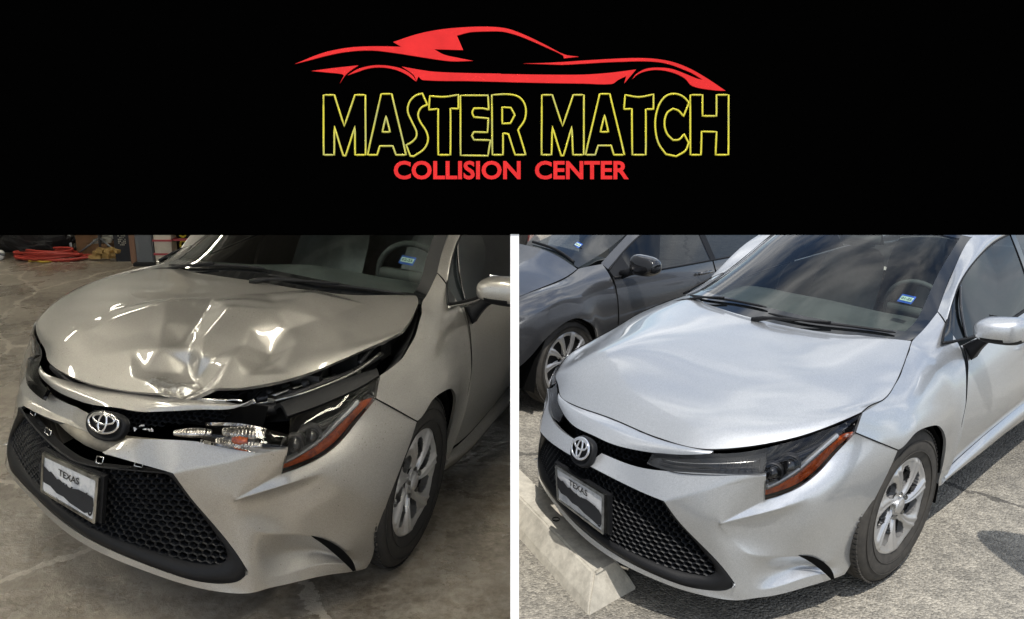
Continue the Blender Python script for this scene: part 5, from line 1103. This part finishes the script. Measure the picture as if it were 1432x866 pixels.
# ---------------------------------------------------------------- concrete wheel stop
def wheel_stop():
    d = Vector((-.400,.916,0)); p = Vector((.742,.670,0)); o = Vector((.252,2.605,GR))
    prof = [(0,0),(.012,.03),(.062,.105),(.168,.110),(.222,.04),(.245,0)]; V, F = [], []; N_ = 26; L_ = 1.25
    for i in range(N_+1):
        t = i/N_; e = max(0, 1-t*L_/.07)
        for j, (a, h) in enumerate(prof):
            q = o+p*a+d*(t*L_)+Vector((0,0,h)); q += d*(.055*(h/.11))*(1 if i == 0 else 0)
            if 0 < j < 5: q += Vector((rng.uniform(-1,1), rng.uniform(-1,1), rng.uniform(-1,1)))*.0012
            V.append(q)
    m = len(prof)
    for i in range(N_):
        for j in range(m-1): F.append((i*m+j, (i+1)*m+j, (i+1)*m+j+1, i*m+j+1))
    F += [tuple(range(m)), tuple(range(N_*m, N_*m+m))]
    bm = bmesh.new(); vs = [bm.verts.new(v-o) for v in V]; [bm.faces.new([vs[i] for i in f]) for f in F]
    bmesh.ops.recalc_face_normals(bm, faces=bm.faces)
    bmesh.ops.bisect_plane(bm, geom=bm.verts[:]+bm.edges[:]+bm.faces[:], plane_co=Vector((.0095,0,0))-Vector((o.x,0,0)), plane_no=Vector((-1,0,0)), clear_outer=True)
    bmesh.ops.bevel(bm, geom=[e for e in bm.edges if e.is_manifold and e.calc_face_angle(0) > .5], offset=.006, segments=2, affect='EDGES')
    me = bpy.data.meshes.new('wheel_stop'); bm.to_mesh(me); bm.free(); me.materials.append(M['kerb']); ob = bpy.data.objects.new('wheel_stop', me); COL.objects.link(ob); ob.location = o
    tag(ob, 'weathered concrete wheel stop on the asphalt under the nose of the repaired car', 'wheel stop')
    h = lathe_vf([(.0,.014),(-.02,.013),(-.03,.001)], 12); v = [(x+(d*.42+p*.11).x, z+(d*.42+p*.11).y, y+.1125) for x, y, z in h[0]]
    raw('pin_hole', v, h[1], 'void', ob)
wheel_stop()

# ---------------------------------------------------------------- grey hatchback behind
def grey_car():
    k = .74; fr = Frame(np.eye(3)*k, (-.17,5.02,GR), -2.353, None, clip=(-1, .0095))
    root = empty('parked_car', (-.17,5.02,GR), -2.353, 'dark grey hatchback parked behind the repaired silver car, seen from its side', 'car')
    A = lambda n, C, m='grey_paint', **q: fr.patch(n, C, m, root, **q)
    A('bonnet', [[(.75,.55,.72),(.72,.3,.76),(.75,0,.78)],[(.45,.72,.84),(.42,.35,.90),(.42,0,.92)],[(.10,.755,.895),(.06,.38,.955),(.05,0,.97)],[(-.16,.735,.925),(-.18,.37,.985),(-.20,0,1.0)],[(-.31,.70,.95),(-.38,.36,1.02),(-.40,0,1.04)]], nu=24, nv=16)
    f = [[(.75,.56,.715),(.76,.62,.68),(.74,.70,.60),(.72,.74,.5),(.68,.78,.3)],
         [(.45,.723,.838),(.46,.80,.81),(.44,.85,.74),(.42,.88,.62),(.40,.88,.45)],
         [(.28,.745,.870),(.28,.83,.860),(.27,.885,.790),(.26,.91,.70),(.25,.92,.585)],
         [(.10,.757,.893),(.08,.835,.885),(.07,.890,.825),(.05,.915,.74),(.03,.93,.665)],
         [(-.10,.745,.912),(-.12,.825,.885),(-.12,.880,.82),(-.12,.915,.73),(-.12,.93,.640)],
         [(-.22,.725,.932),(-.24,.820,.884),(-.235,.874,.810),(-.23,.908,.70),(-.26,.925,.55)],
         [(-.31,.702,.948),(-.38,.812,.880),(-.38,.872,.785),(-.36,.900,.63),(-.345,.905,.36)],
         [(-.60,.702,.945),(-.565,.812,.868),(-.56,.874,.765),(-.56,.90,.61),(-.555,.885,.25)]]
    A('fender', np.array(f).transpose(1,0,2), nu=24, nv=40)
    V, F = [], []; arc = [(.36,.2),(.33,.42),(.25,.565),(.14,.63),(.03,.65),(-.10,.63),(-.22,.56),(-.30,.45),(-.345,.30),(-.36,.2)]
    for y in (.90,.6):
        for x, z in arc: V.append((x, y, z-.004))
    fr.add('wheel_arch_liner', V, strip_faces(len(arc)), 'void', root, orient=False)
    V = [(x, y, z) for z in (.15,.60) for x, y in ((.6,.62),(-3.4,.62))]; fr.add('floor_pan', V, [(0,1,3,2)], 'void', root, orient=False)
    V = [(x, y, .15) for x, y in ((.6,.62),(-3.4,.75),(-3.4,-.8),(.6,-.6))]; fr.add('floor_pan', V, [(0,1,2,3)], 'void', root, orient=False)
    def dr(x0, x1, nm):
        z = lambda x: .872-.030*(x+.57)*-1*-1 if False else .868-.045*(-x-.57)
        C = [[(x, .838, z(x)) for x in np.linspace(x0, x1, 4)], [(x, .872, z(x)-.09) for x in np.linspace(x0, x1, 4)], [(x, .900, .62) for x in np.linspace(x0, x1, 4)], [(x, .905, .48) for x in np.linspace(x0, x1, 4)], [(x, .885, .25) for x in np.linspace(x0, x1, 4)]]
        d = A(nm, C, nu=20, nv=12)
        if d:
            v, f2 = tube_vf([(x1+.28,.885,.735),(x1+.25,.915,.738),(x1+.12,.915,.735),(x1+.09,.885,.732)], .012, 8); fr.add('door_handle', v, f2, 'grey_paint', d, orient=False)
    dr(-.572, -1.93, 'door'); dr(-1.945, -3.0, 'rear_door')
    A('pillar', [[(-.60,.690,.950),(-.90,.63,1.06),(-1.20,.575,1.16),(-1.6,.55,1.21),(-2.6,.54,1.22)],[(-.60,.760,.915),(-.88,.70,1.02),(-1.25,.645,1.13),(-1.65,.62,1.165),(-2.6,.61,1.17)]], nu=5, nv=30)
    A('side_window', [[(-.61,.765,.905),(-.88,.70,1.02),(-1.25,.645,1.125),(-1.90,.62,1.165)],[(-.575,.838,.868),(-.95,.838,.852),(-1.35,.836,.832),(-1.91,.834,.808)]], 'dark_glass', nu=8, nv=24, skirt=0)
    A('side_window', [[(-1.98,.62,1.165),(-2.7,.61,1.16)],[(-1.99,.834,.806),(-2.9,.83,.77)]], 'dark_glass', nu=6, nv=10, skirt=0)
    A('pillar_trim', [[(-1.90,.625,1.165),(-1.98,.625,1.165)],[(-1.91,.838,.806),(-1.99,.838,.803)]], 'black', nu=4, nv=3)
    A('mirror_patch', [[(-.60,.775,.905),(-.80,.725,.99)],[(-.575,.843,.866),(-.80,.845,.858)]], 'black', nu=4, nv=4)
    for P, r in (([(-.575,.845,.866),(-.95,.844,.850),(-1.35,.842,.830),(-1.92,.840,.806),(-2.9,.836,.768)], .008),([(-.60,.77,.908),(-.88,.705,1.022),(-1.25,.65,1.13),(-1.65,.625,1.168)], .007)):
        v, f2 = tube_vf(resample(P, 24), r, 6); fr.add('window_seal', v, f2, 'black', root, orient=False)
    for P in ([(-.565,.835,.870),(-.562,.875,.78),(-.562,.902,.62),(-.562,.90,.48),(-.562,.886,.26)],[(-.31,.703,.950),(-.22,.727,.934),(-.10,.747,.914),(.10,.759,.895),(.45,.725,.840)],[(-1.937,.84,.806),(-1.937,.874,.72),(-1.937,.902,.6),(-1.937,.887,.25)]):
        v, f2 = tube_vf(resample(P, 24), .0035, 6); fr.add('panel_joint', v, f2, 'void', root, orient=False)
    A('windscreen', [[(-.33,.69,.955),(-.40,.40,1.015),(-.43,.10,1.035)],[(-.75,.63,1.03),(-.80,.36,1.10),(-.82,.10,1.118)],[(-1.18,.565,1.155),(-1.20,.3,1.21),(-1.22,.10,1.228)]], 'side_glass', nu=12, nv=16, skirt=0)
    A('roof', [[(-1.19,.57,1.165),(-1.21,.3,1.215),(-1.23,0,1.235)],[(-1.8,.55,1.215),(-1.8,.3,1.25),(-1.8,0,1.265)],[(-2.6,.54,1.225),(-2.6,.3,1.25),(-2.6,0,1.26)]], nu=10, nv=12)
    A('dashboard', [[(-.42,.66,.93),(-.45,0,.97)],[(-.80,.64,.93),(-.85,0,.95)],[(-.85,.64,.55),(-.9,0,.55)]], 'interior', nu=6, nv=6, skirt=0)
    v, f2 = box_vf((-1.45,.36,.82), (.16,.42,.5)); fr.add('seat', v, f2, 'seat', root)
    v, f2 = box_vf((-1.50,.36,1.10), (.09,.22,.12)); fr.add('headrest', v, f2, 'seat', root)
    fr.patch('far_side', [[(-1.5,-.3,.98),(-2.6,-.3,.98)],[(-1.5,-.3,.3),(-2.6,-.3,.3)]], 'interior', root, nu=3, nv=3, skirt=0)
    P = resample([(-.36,.62,.985),(-.42,.42,1.03),(-.46,.1,1.06)], 12); v, f2 = tube_vf(P, .011, 6); fr.add('wiper', v, f2, 'black', root, orient=False)
    # mirror
    V, F = [], []
    n, m_ = 14, 20
    for i in range(n+1):
        th = math.pi*i/n
        for j in range(m_):
            ph = 2*math.pi*j/m_; q = lambda a, e: math.copysign(abs(a)**e, a)
            V.append((-.70+q(math.sin(th)*math.cos(ph),.8)*.075, 1.035-.130*q(math.cos(th),.7), .965+q(math.sin(th)*math.sin(ph),.7)*.075*(1.05-.2*math.cos(th)*-1)))
    for i in range(n):
        for j in range(m_): F.append((i*m_+j, i*m_+(j+1)%m_, (i+1)*m_+(j+1)%m_, (i+1)*m_+j))
    h = fr.add('wing_mirror', V, F, 'gloss_black', root, cen=(-.70,1.035,.965))
    v, f2 = tube_vf([(-.68,.83,.87),(-.69,.90,.90),(-.70,.95,.93)], [.035,.03,.03], 10); fr.add('mirror_stalk', v, f2, 'black', h, orient=False)
    wheel(fr, root, 0, 1, R=.325, yo=.885, tyre='tyre_dusty', rim_r=.235, spokes=10, style='alloy')
    wheel(fr, root, -2.7, 1, R=.325, yo=.885, tyre='tyre_dusty', rim_r=.235, spokes=10, style='alloy')
    sticker(fr, root, '06-25', ((-.62,.44,1.045+.01),(0.25,.95,-.12),(-.86,.1,.5)))
grey_car()
def red_car():
    L_ = (-1.28,9.35,GR); fr = Frame(np.eye(3), L_, 0, None, clip=(-1, .0095)); t = empty('parked_car', L_, 0, 'bright red car at the far left corner beyond the grey hatchback', 'car')
    fr.patch('body', [[(-1.2,-.8,.95),(0,-.82,.98),(1.40,-.8,.90)],[(-1.2,-.9,.7),(0,-.92,.72),(1.46,-.88,.68)],[(-1.2,-.88,.20),(0,-.9,.20),(1.44,-.86,.20)]], 'red_paint', t, nu=10, nv=30)
    fr.patch('bonnet', [[(-1.2,-.8,.95),(0,-.82,.98),(1.4,-.8,.90)],[(-1.2,0,1.02),(0,0,1.05),(1.45,0,.96)],[(-1.2,.8,.95),(0,.82,.98),(1.4,.8,.90)]], 'red_paint', t, nu=10, nv=30)
    fr.patch('bumper', [[(1.4,-.8,.90),(1.45,0,.96),(1.4,.8,.90)],[(1.48,-.86,.6),(1.6,0,.62),(1.5,.8,.6)],[(1.44,-.86,.20),(1.55,0,.2),(1.45,.8,.2)]], 'red_paint', t, nu=10, nv=12)
    wheel(fr, t, 1.15, -1, R=.30, yo=.88)
red_car()

# ---------------------------------------------------------------- things along the garage back wall
M['cloth_black'] = mat('black_sheet', (.012,.012,.013), .8); M['bale'] = mat('crumpled_plastic', (.42,.41,.35), .5, noise=(18,(.18,.17,.14),.42,.6))
M['card'] = mat('cardboard', (.20,.11,.055), .85, noise=(8,(.14,.08,.04),.4,.6)); M['hose_red'] = mat('red_hose', (.42,.05,.035), .45); M['hose_yellow'] = mat('yellow_hose', (.55,.38,.05), .5)
M['wood'] = mat('pine_offcuts', (.42,.28,.10), .75, noise=(12,(.30,.19,.07),.4,.6)); M['bin'] = mat('dark_bin', (.012,.014,.020), .55); M['post_brown'] = mat('brown_post', (.20,.11,.07), .7)
M['col_white'] = mat('painted_column', (.52,.48,.41), .5, noise=(5,(.40,.36,.30),.4,.6)); M['grey_met'] = mat('grey_metal', (.13,.14,.15), .45, metal=.4); M['yellow'] = mat('yellow_ring', (.70,.55,.04), .5)
M['cream'] = mat('cream_box', (.62,.56,.36), .7); M['red_dull'] = mat('red_panel', (.35,.05,.06), .45)
def thing(name, loc, label, cat, group=None, rz=0.): return empty(name, loc, rz, label, cat, group)
def lump(name, s, m, parent, seed, n=16, amp=.25):
    r_ = random.Random(seed); ph = [(r_.uniform(0,6), r_.uniform(0,6), r_.uniform(2,7), r_.uniform(2,7)) for _ in range(7)]; V, F = [], []
    for i in range(n+1):
        th = math.pi*i/n/1.0
        for j in range(2*n):
            a = math.pi*j/n; k = 1+amp*sum(math.sin(p[2]*th+p[0])*math.sin(round(p[3])*a+p[1]) for p in ph)/2.2
            V.append((s[0]*math.sin(th)*math.cos(a)*k, s[1]*math.sin(th)*math.sin(a)*k, max(0, s[2]*(.5+.5*math.cos(th))*k)))
    for i in range(n):
        for j in range(2*n): F.append((i*2*n+j, i*2*n+(j+1)%(2*n), (i+1)*2*n+(j+1)%(2*n), (i+1)*2*n+j))
    return raw(name, V, F, m, parent, smooth=False)
t = thing('wheeled_stand', (-5.15,8.80,GL), 'white metal stand leg on a castor at the far left of the garage', 'stand')
v, f = tube_vf([(-.03,0,.07),(-.12,.02,.75)], .018, 8); raw('post', v, f, 'white', t); v, f = lathe_vf([(-.02,.001),(-.02,.05),(.02,.05),(.02,.001)], 16); raw('castor', [(x+.02,y,z+.05) for x,y,z in v], f, 'white', t)
v, f = tube_vf([(-.10,.05,.08),(.10,-.05,.06)], .014, 6); raw('foot', v, f, 'grey_met', t)
t = thing('salvaged_panel', (-5.05,9.15,GL), 'grey salvaged car panels leaning low behind the white stand', 'panel')
for k in range(3): box('panel', (.02*k,.05*k,.13+.05*k), (.62,.05,.30), 'grey_met' if k % 2 else 'cloth_black', t, rot=Matrix.Rotation(.5, 3, 'X') @ Matrix.Rotation(.12*k, 3, 'Z'))
t = thing('black_sheeting', (-4.86,9.02,GL), 'heap of black plastic sheeting behind the red hoses', 'sheeting'); lump('heap', (.34,.22,.34), 'cloth_black', t, 3)
t = thing('plastic_bale', (-4.72,9.26,GL), 'crumpled pale plastic bale behind the black sheeting', 'bale'); lump('bale', (.17,.15,.44), 'bale', t, 5, amp=.35); lump('lower_fold', (.20,.14,.16), 'bale', t, 9)
t = thing('white_pole', (-4.50,9.0,GL), 'thin white pole standing between the pale bale and the cardboard boxes', 'pole'); v, f = tube_vf([(0,0,0),(-.03,0,.8)], .014, 8); raw('pole', v, f, 'white', t); v, f = tube_vf([(-.05,-.05,.01),(.05,.05,.01)], .01, 6); raw('foot', v, f, 'white', t)
t = thing('cardboard_box', (-4.36,9.10,GL), 'brown cardboard box beside the white pole', 'box'); box('carton', (0,0,.13), (.22,.20,.24), 'card', t, rz=.3); box('flap', (0,-.13,.24), (.22,.10,.008), 'card', t, rot=Matrix.Rotation(-.5,3,'X'))
t = thing('cardboard_box', (-4.20,9.05,GL), 'low open carton with white packing next to the brown box', 'box'); box('carton', (0,0,.07), (.24,.2,.13), 'card', t, rz=-.2); box('packing', (.0,0,.15), (.17,.13,.05), 'bale', t, rz=.4)
t = thing('hose_coil', (-4.62,8.80,GL), 'heap of red air hoses lying along the garage floor', 'hose')
for k in range(7):
    r1, r2 = .34-.02*k+.04*(k%2), .10+.012*(k%3); P = [(.05*math.sin(k*2.1)+r1*math.cos(a)*(1+.1*math.sin(3*a+k)), r2*math.sin(a)-.02, .02+.014*k+.008*math.sin(2*a+k)) for a in np.linspace(0, 2*math.pi, 40)[:-1]]
    v, f = tube_vf(P, .012, 6, closed=True); raw('coil', v, f, 'hose_red', t)
P = [(-.16+.30*u, -.13+.03*math.sin(u*9), .012) for u in np.linspace(0,1,20)]; v, f = tube_vf(P, .011, 6); h = raw('yellow_hose', v, f, 'hose_yellow', None); h.location = (-4.62,8.80,GL); tag(h, 'short yellow hose in front of the red hose heap', 'hose')
t = thing('tripod_stand', (-4.18,8.95,GL), 'black tripod work stand with splayed legs beside the red hoses', 'stand')
for a in (3.4, 5.9, 1.6):
    v, f = tube_vf([(0,0,.20),(.27*math.cos(a),.2*math.sin(a),.01)], .011, 6); raw('leg', v, f, 'grey_met', t)
v, f = tube_vf([(0,0,.10),(0,0,.62)], .016, 8); raw('post', v, f, 'grey_met', t)
t = thing('folded_trolley', (-4.02,9.22,GL), 'small black folded trolley behind the tripod stand', 'trolley')
for q in (((-.14,0,.12),(.14,0,.30)),((-.12,0,.30),(.16,0,.12)),((-.14,0,.30),(.18,0,.33))): v, f = tube_vf(q, .020, 6); raw('frame_bar', v, f, 'cloth_black', t)
box('tray', (.02,0,.10), (.30,.2,.05), 'cloth_black', t)
t = thing('wood_offcuts', (-4.02,8.76,GL), 'pile of yellow wood offcuts in front of the black bin', 'wood')
for k in range(9): box('offcut', (-.13+.033*k, .03*math.sin(k*2.3), .04+.035*(k%3)), (.12,.06,.035), 'wood', t, rot=Matrix.Rotation(k*.9, 3, 'Z') @ Matrix.Rotation(.3*math.sin(k), 3, 'X'))
t = thing('black_bin', (-3.84,8.80,GL), 'tall dark wheeled bin with a pale grid mark', 'bin'); v = [(x*(.85+.15*(z>0)), y*(.85+.15*(z>0)), z*1.0) for z in (0,1) for x, y in ((-.105,-.10),(.105,-.10),(.105,.10),(-.105,.10))]
raw('bin_body', v, [(0,1,5,4),(1,2,6,5),(2,3,7,6),(3,0,4,7),(4,5,6,7)], 'bin', t, smooth=False)
for i in range(5):
    for j in range(6):
        if (i*3+j*5) % 4: box('mark', (-.04+.016*i, -.0945-.0085*0, .17+.018*j), (.011,.004,.010), 'bale', t)
t = thing('brown_post', (-3.70,8.62,GL), 'slim brown wooden post right of the black bin', 'post'); box('post', (0,0,.45), (.06,.06,.9), 'post_brown', t, bev=.004)
t = thing('shop_machine', (-3.55,8.60,GL), 'dark shop machine with a grey top section standing beside the white column', 'machine'); box('cabinet', (0,0,.20), (.17,.2,.40), 'grey_met', t, bev=.01); box('upper_box', (-.02,0,.46), (.15,.16,.11), 'bale', t, bev=.008); box('base', (0,-.02,.02), (.22,.24,.035), 'cloth_black', t, bev=.005); box('head', (0,.02,.62), (.14,.14,.20), 'cloth_black', t, bev=.01)
t = thing('steel_column', (-3.34,8.50,GL), 'cream painted steel column with red straps', 'column'); box('shaft', (0,0,1.6), (.165,.14,3.2), 'col_white', t, bev=.004)
box('strap', (0,-.004,.130), (.185,.155,.018), 'red_dull', t); box('strap', (0,-.004,.262), (.185,.155,.018), 'red_dull', t)
box('strap_bar', (.15,-.02,.130), (.18,.03,.02), 'red_dull', t); box('strap_bar', (.15,-.02,.262), (.20,.03,.02), 'red_dull', t)
t = thing('tool_rack', (-3.18,8.62,GL), 'black upright tool rack with two yellow rings beside the column', 'rack')
box('upright', (.03,0,.5), (.02,.04,1.0), 'cloth_black', t); box('upright', (.085,0,.5), (.012,.04,1.0), 'grey_met', t); box('panel', (-.05,.03,.42), (.14,.02,.84), 'cloth_black', t)
for z in (.19,.31):
    v, f = tube_vf([(-.02+.032*math.cos(a), -.03, z+.04*math.sin(a)) for a in np.linspace(.6, 5.7, 20)], .011, 6); raw('ring', v, f, 'yellow', t)
for k, (x, y) in enumerate(((-2.98,8.9),(-2.78,9.0))):
    t = thing('drum', (x, y, GL), ('dark oil drum nearest the tool rack', 'dark oil drum farther right behind the bonnet')[k], 'drum', 'dark drums at the back wall'); v, f = lathe_vf([(0,.001),(0,.13),(.02,.135),(.17,.135),(.18,.142),(.19,.135),(.38,.135),(.39,.142),(.40,.135),(.56,.135),(.58,.13),(.58,.001)], 28); raw('barrel', [(a, c, b) for a, b, c in v], f, 'grey_met', t)
t = thing('red_cabinet', (-2.45,8.7,GL), 'red metal cabinet seen through the windows of the damaged car', 'cabinet'); box('carcass', (0,0,.55), (.55,.4,1.1), 'red_dull', t, bev=.01)
for k in range(4): box('drawer', (0,-.205,.18+.25*k), (.50,.012,.22), 'red_dull', t, bev=.004)
t = thing('cream_carton', (-2.62,7.7,GL), 'cream carton on a stool seen through the windscreen', 'box'); box('carton', (0,0,.72), (.22,.2,.16), 'cream', t, bev=.004); 
for sx_ in (-.08,.08): 
    for sy_ in (-.08,.08): box('stool_leg', (sx_,sy_,.32), (.02,.02,.64), 'grey_met', t)

# ---------------------------------------------------------------- the photographer, standing beside the viewpoint: throws the shadow at the right edge
def person():
    J = [(0,0,.95),(0,0,1.12),(0,.01,1.30),(0,.02,1.42),(0,.03,1.50),(0,.04,1.60),(0,.03,1.72),
         (-.17,.02,1.40),(-.23,.42,1.36),(-.06,.30,1.46),(-.02,.30,1.50),(.17,.02,1.40),(.22,.25,1.30),(.06,.30,1.45),
         (-.09,0,.88),(-.11,.03,.48),(-.12,-.02,.08),(-.12,.14,.03),(.09,0,.88),(.11,.03,.48),(.12,-.02,.08),(.12,.14,.03)]
    E = [(0,1),(1,2),(2,3),(3,4),(4,5),(5,6),(3,7),(7,8),(8,9),(9,10),(3,11),(11,12),(12,13),(0,14),(14,15),(15,16),(16,17),(0,18),(18,19),(19,20),(20,21)]
    R_ = [.15,.14,.16,.12,.055,.095,.075,.075,.10,.06,.05,.065,.045,.035,.10,.065,.045,.035,.10,.065,.045,.035]
    me = bpy.data.meshes.new('body'); me.from_pydata(J, E, []); o = bpy.data.objects.new('body', me); COL.objects.link(o)
    mo = o.modifiers.new('skin', 'SKIN'); sv = me.skin_vertices[0].data
    for i, r in enumerate(R_): sv[i].radius = (r, r*.8 if i < 4 else r)
    sv[0].use_root = True
    o.modifiers.new('sub', 'SUBSURF').levels = 2
    dg = bpy.context.evaluated_depsgraph_get(); dg.update(); nm = bpy.data.meshes.new_from_object(o.evaluated_get(dg)); bpy.data.objects.remove(o)
    r = empty('person', (2.13,2.08,GR), 0, 'person in dark clothes holding up a phone with both hands beside the right hand car', 'person')
    b = bpy.data.objects.new('body', nm); COL.objects.link(b); b.parent = r; nm.materials.append(M['interior']); nm.polygons.foreach_set('use_smooth', [True]*len(nm.polygons))
    ph = box('phone', (2.15,2.42,1.50+GR), (.15,.01,.075), 'gloss_black', None, bev=.003); tag(ph, 'black phone held up by the person', 'phone')
    h = lump('hair', (.085,.09,.11), 'cloth_black', r, 4, amp=.05); h.location = (0,.02,1.66)
person()

# ---------------------------------------------------------------- loose grit
def grit(name, n, xr, yr, z, m, smax, label):
    V, F = [], []; r_ = random.Random(11)
    for _ in range(n):
        x, y = r_.uniform(*xr), yr[0]+(yr[1]-yr[0])*r_.random()**1.3; s_ = smax*(.25+.75*r_.random()**3); b = len(V)
        for dx, dy, dz in ((1,0,0),(0,1,0),(-1,0,0),(0,-1,0),(0,0,1)):
            V.append((x+dx*s_*r_.uniform(.6,1.2), y+dy*s_*r_.uniform(.6,1.2), z-.001+max(0,dz)*s_*.8))
        F += [(b,b+1,b+4),(b+1,b+2,b+4),(b+2,b+3,b+4),(b+3,b,b+4)]
    o = raw(name, V, F, m, smooth=False); tag(o, label, name, kind='stuff')
M['stone'] = mat('grey_stone', (.32,.30,.27), .9, noise=(60,(.16,.15,.14),.4,.6))
grit('gravel', 900, (.03,2.9), (2.5,5.6), GR, 'stone', .007, 'loose grit scattered over the asphalt')
grit('debris', 260, (-3.6,-.03), (2.5,6.5), GL, 'stone', .005, 'small debris scattered over the garage floor')
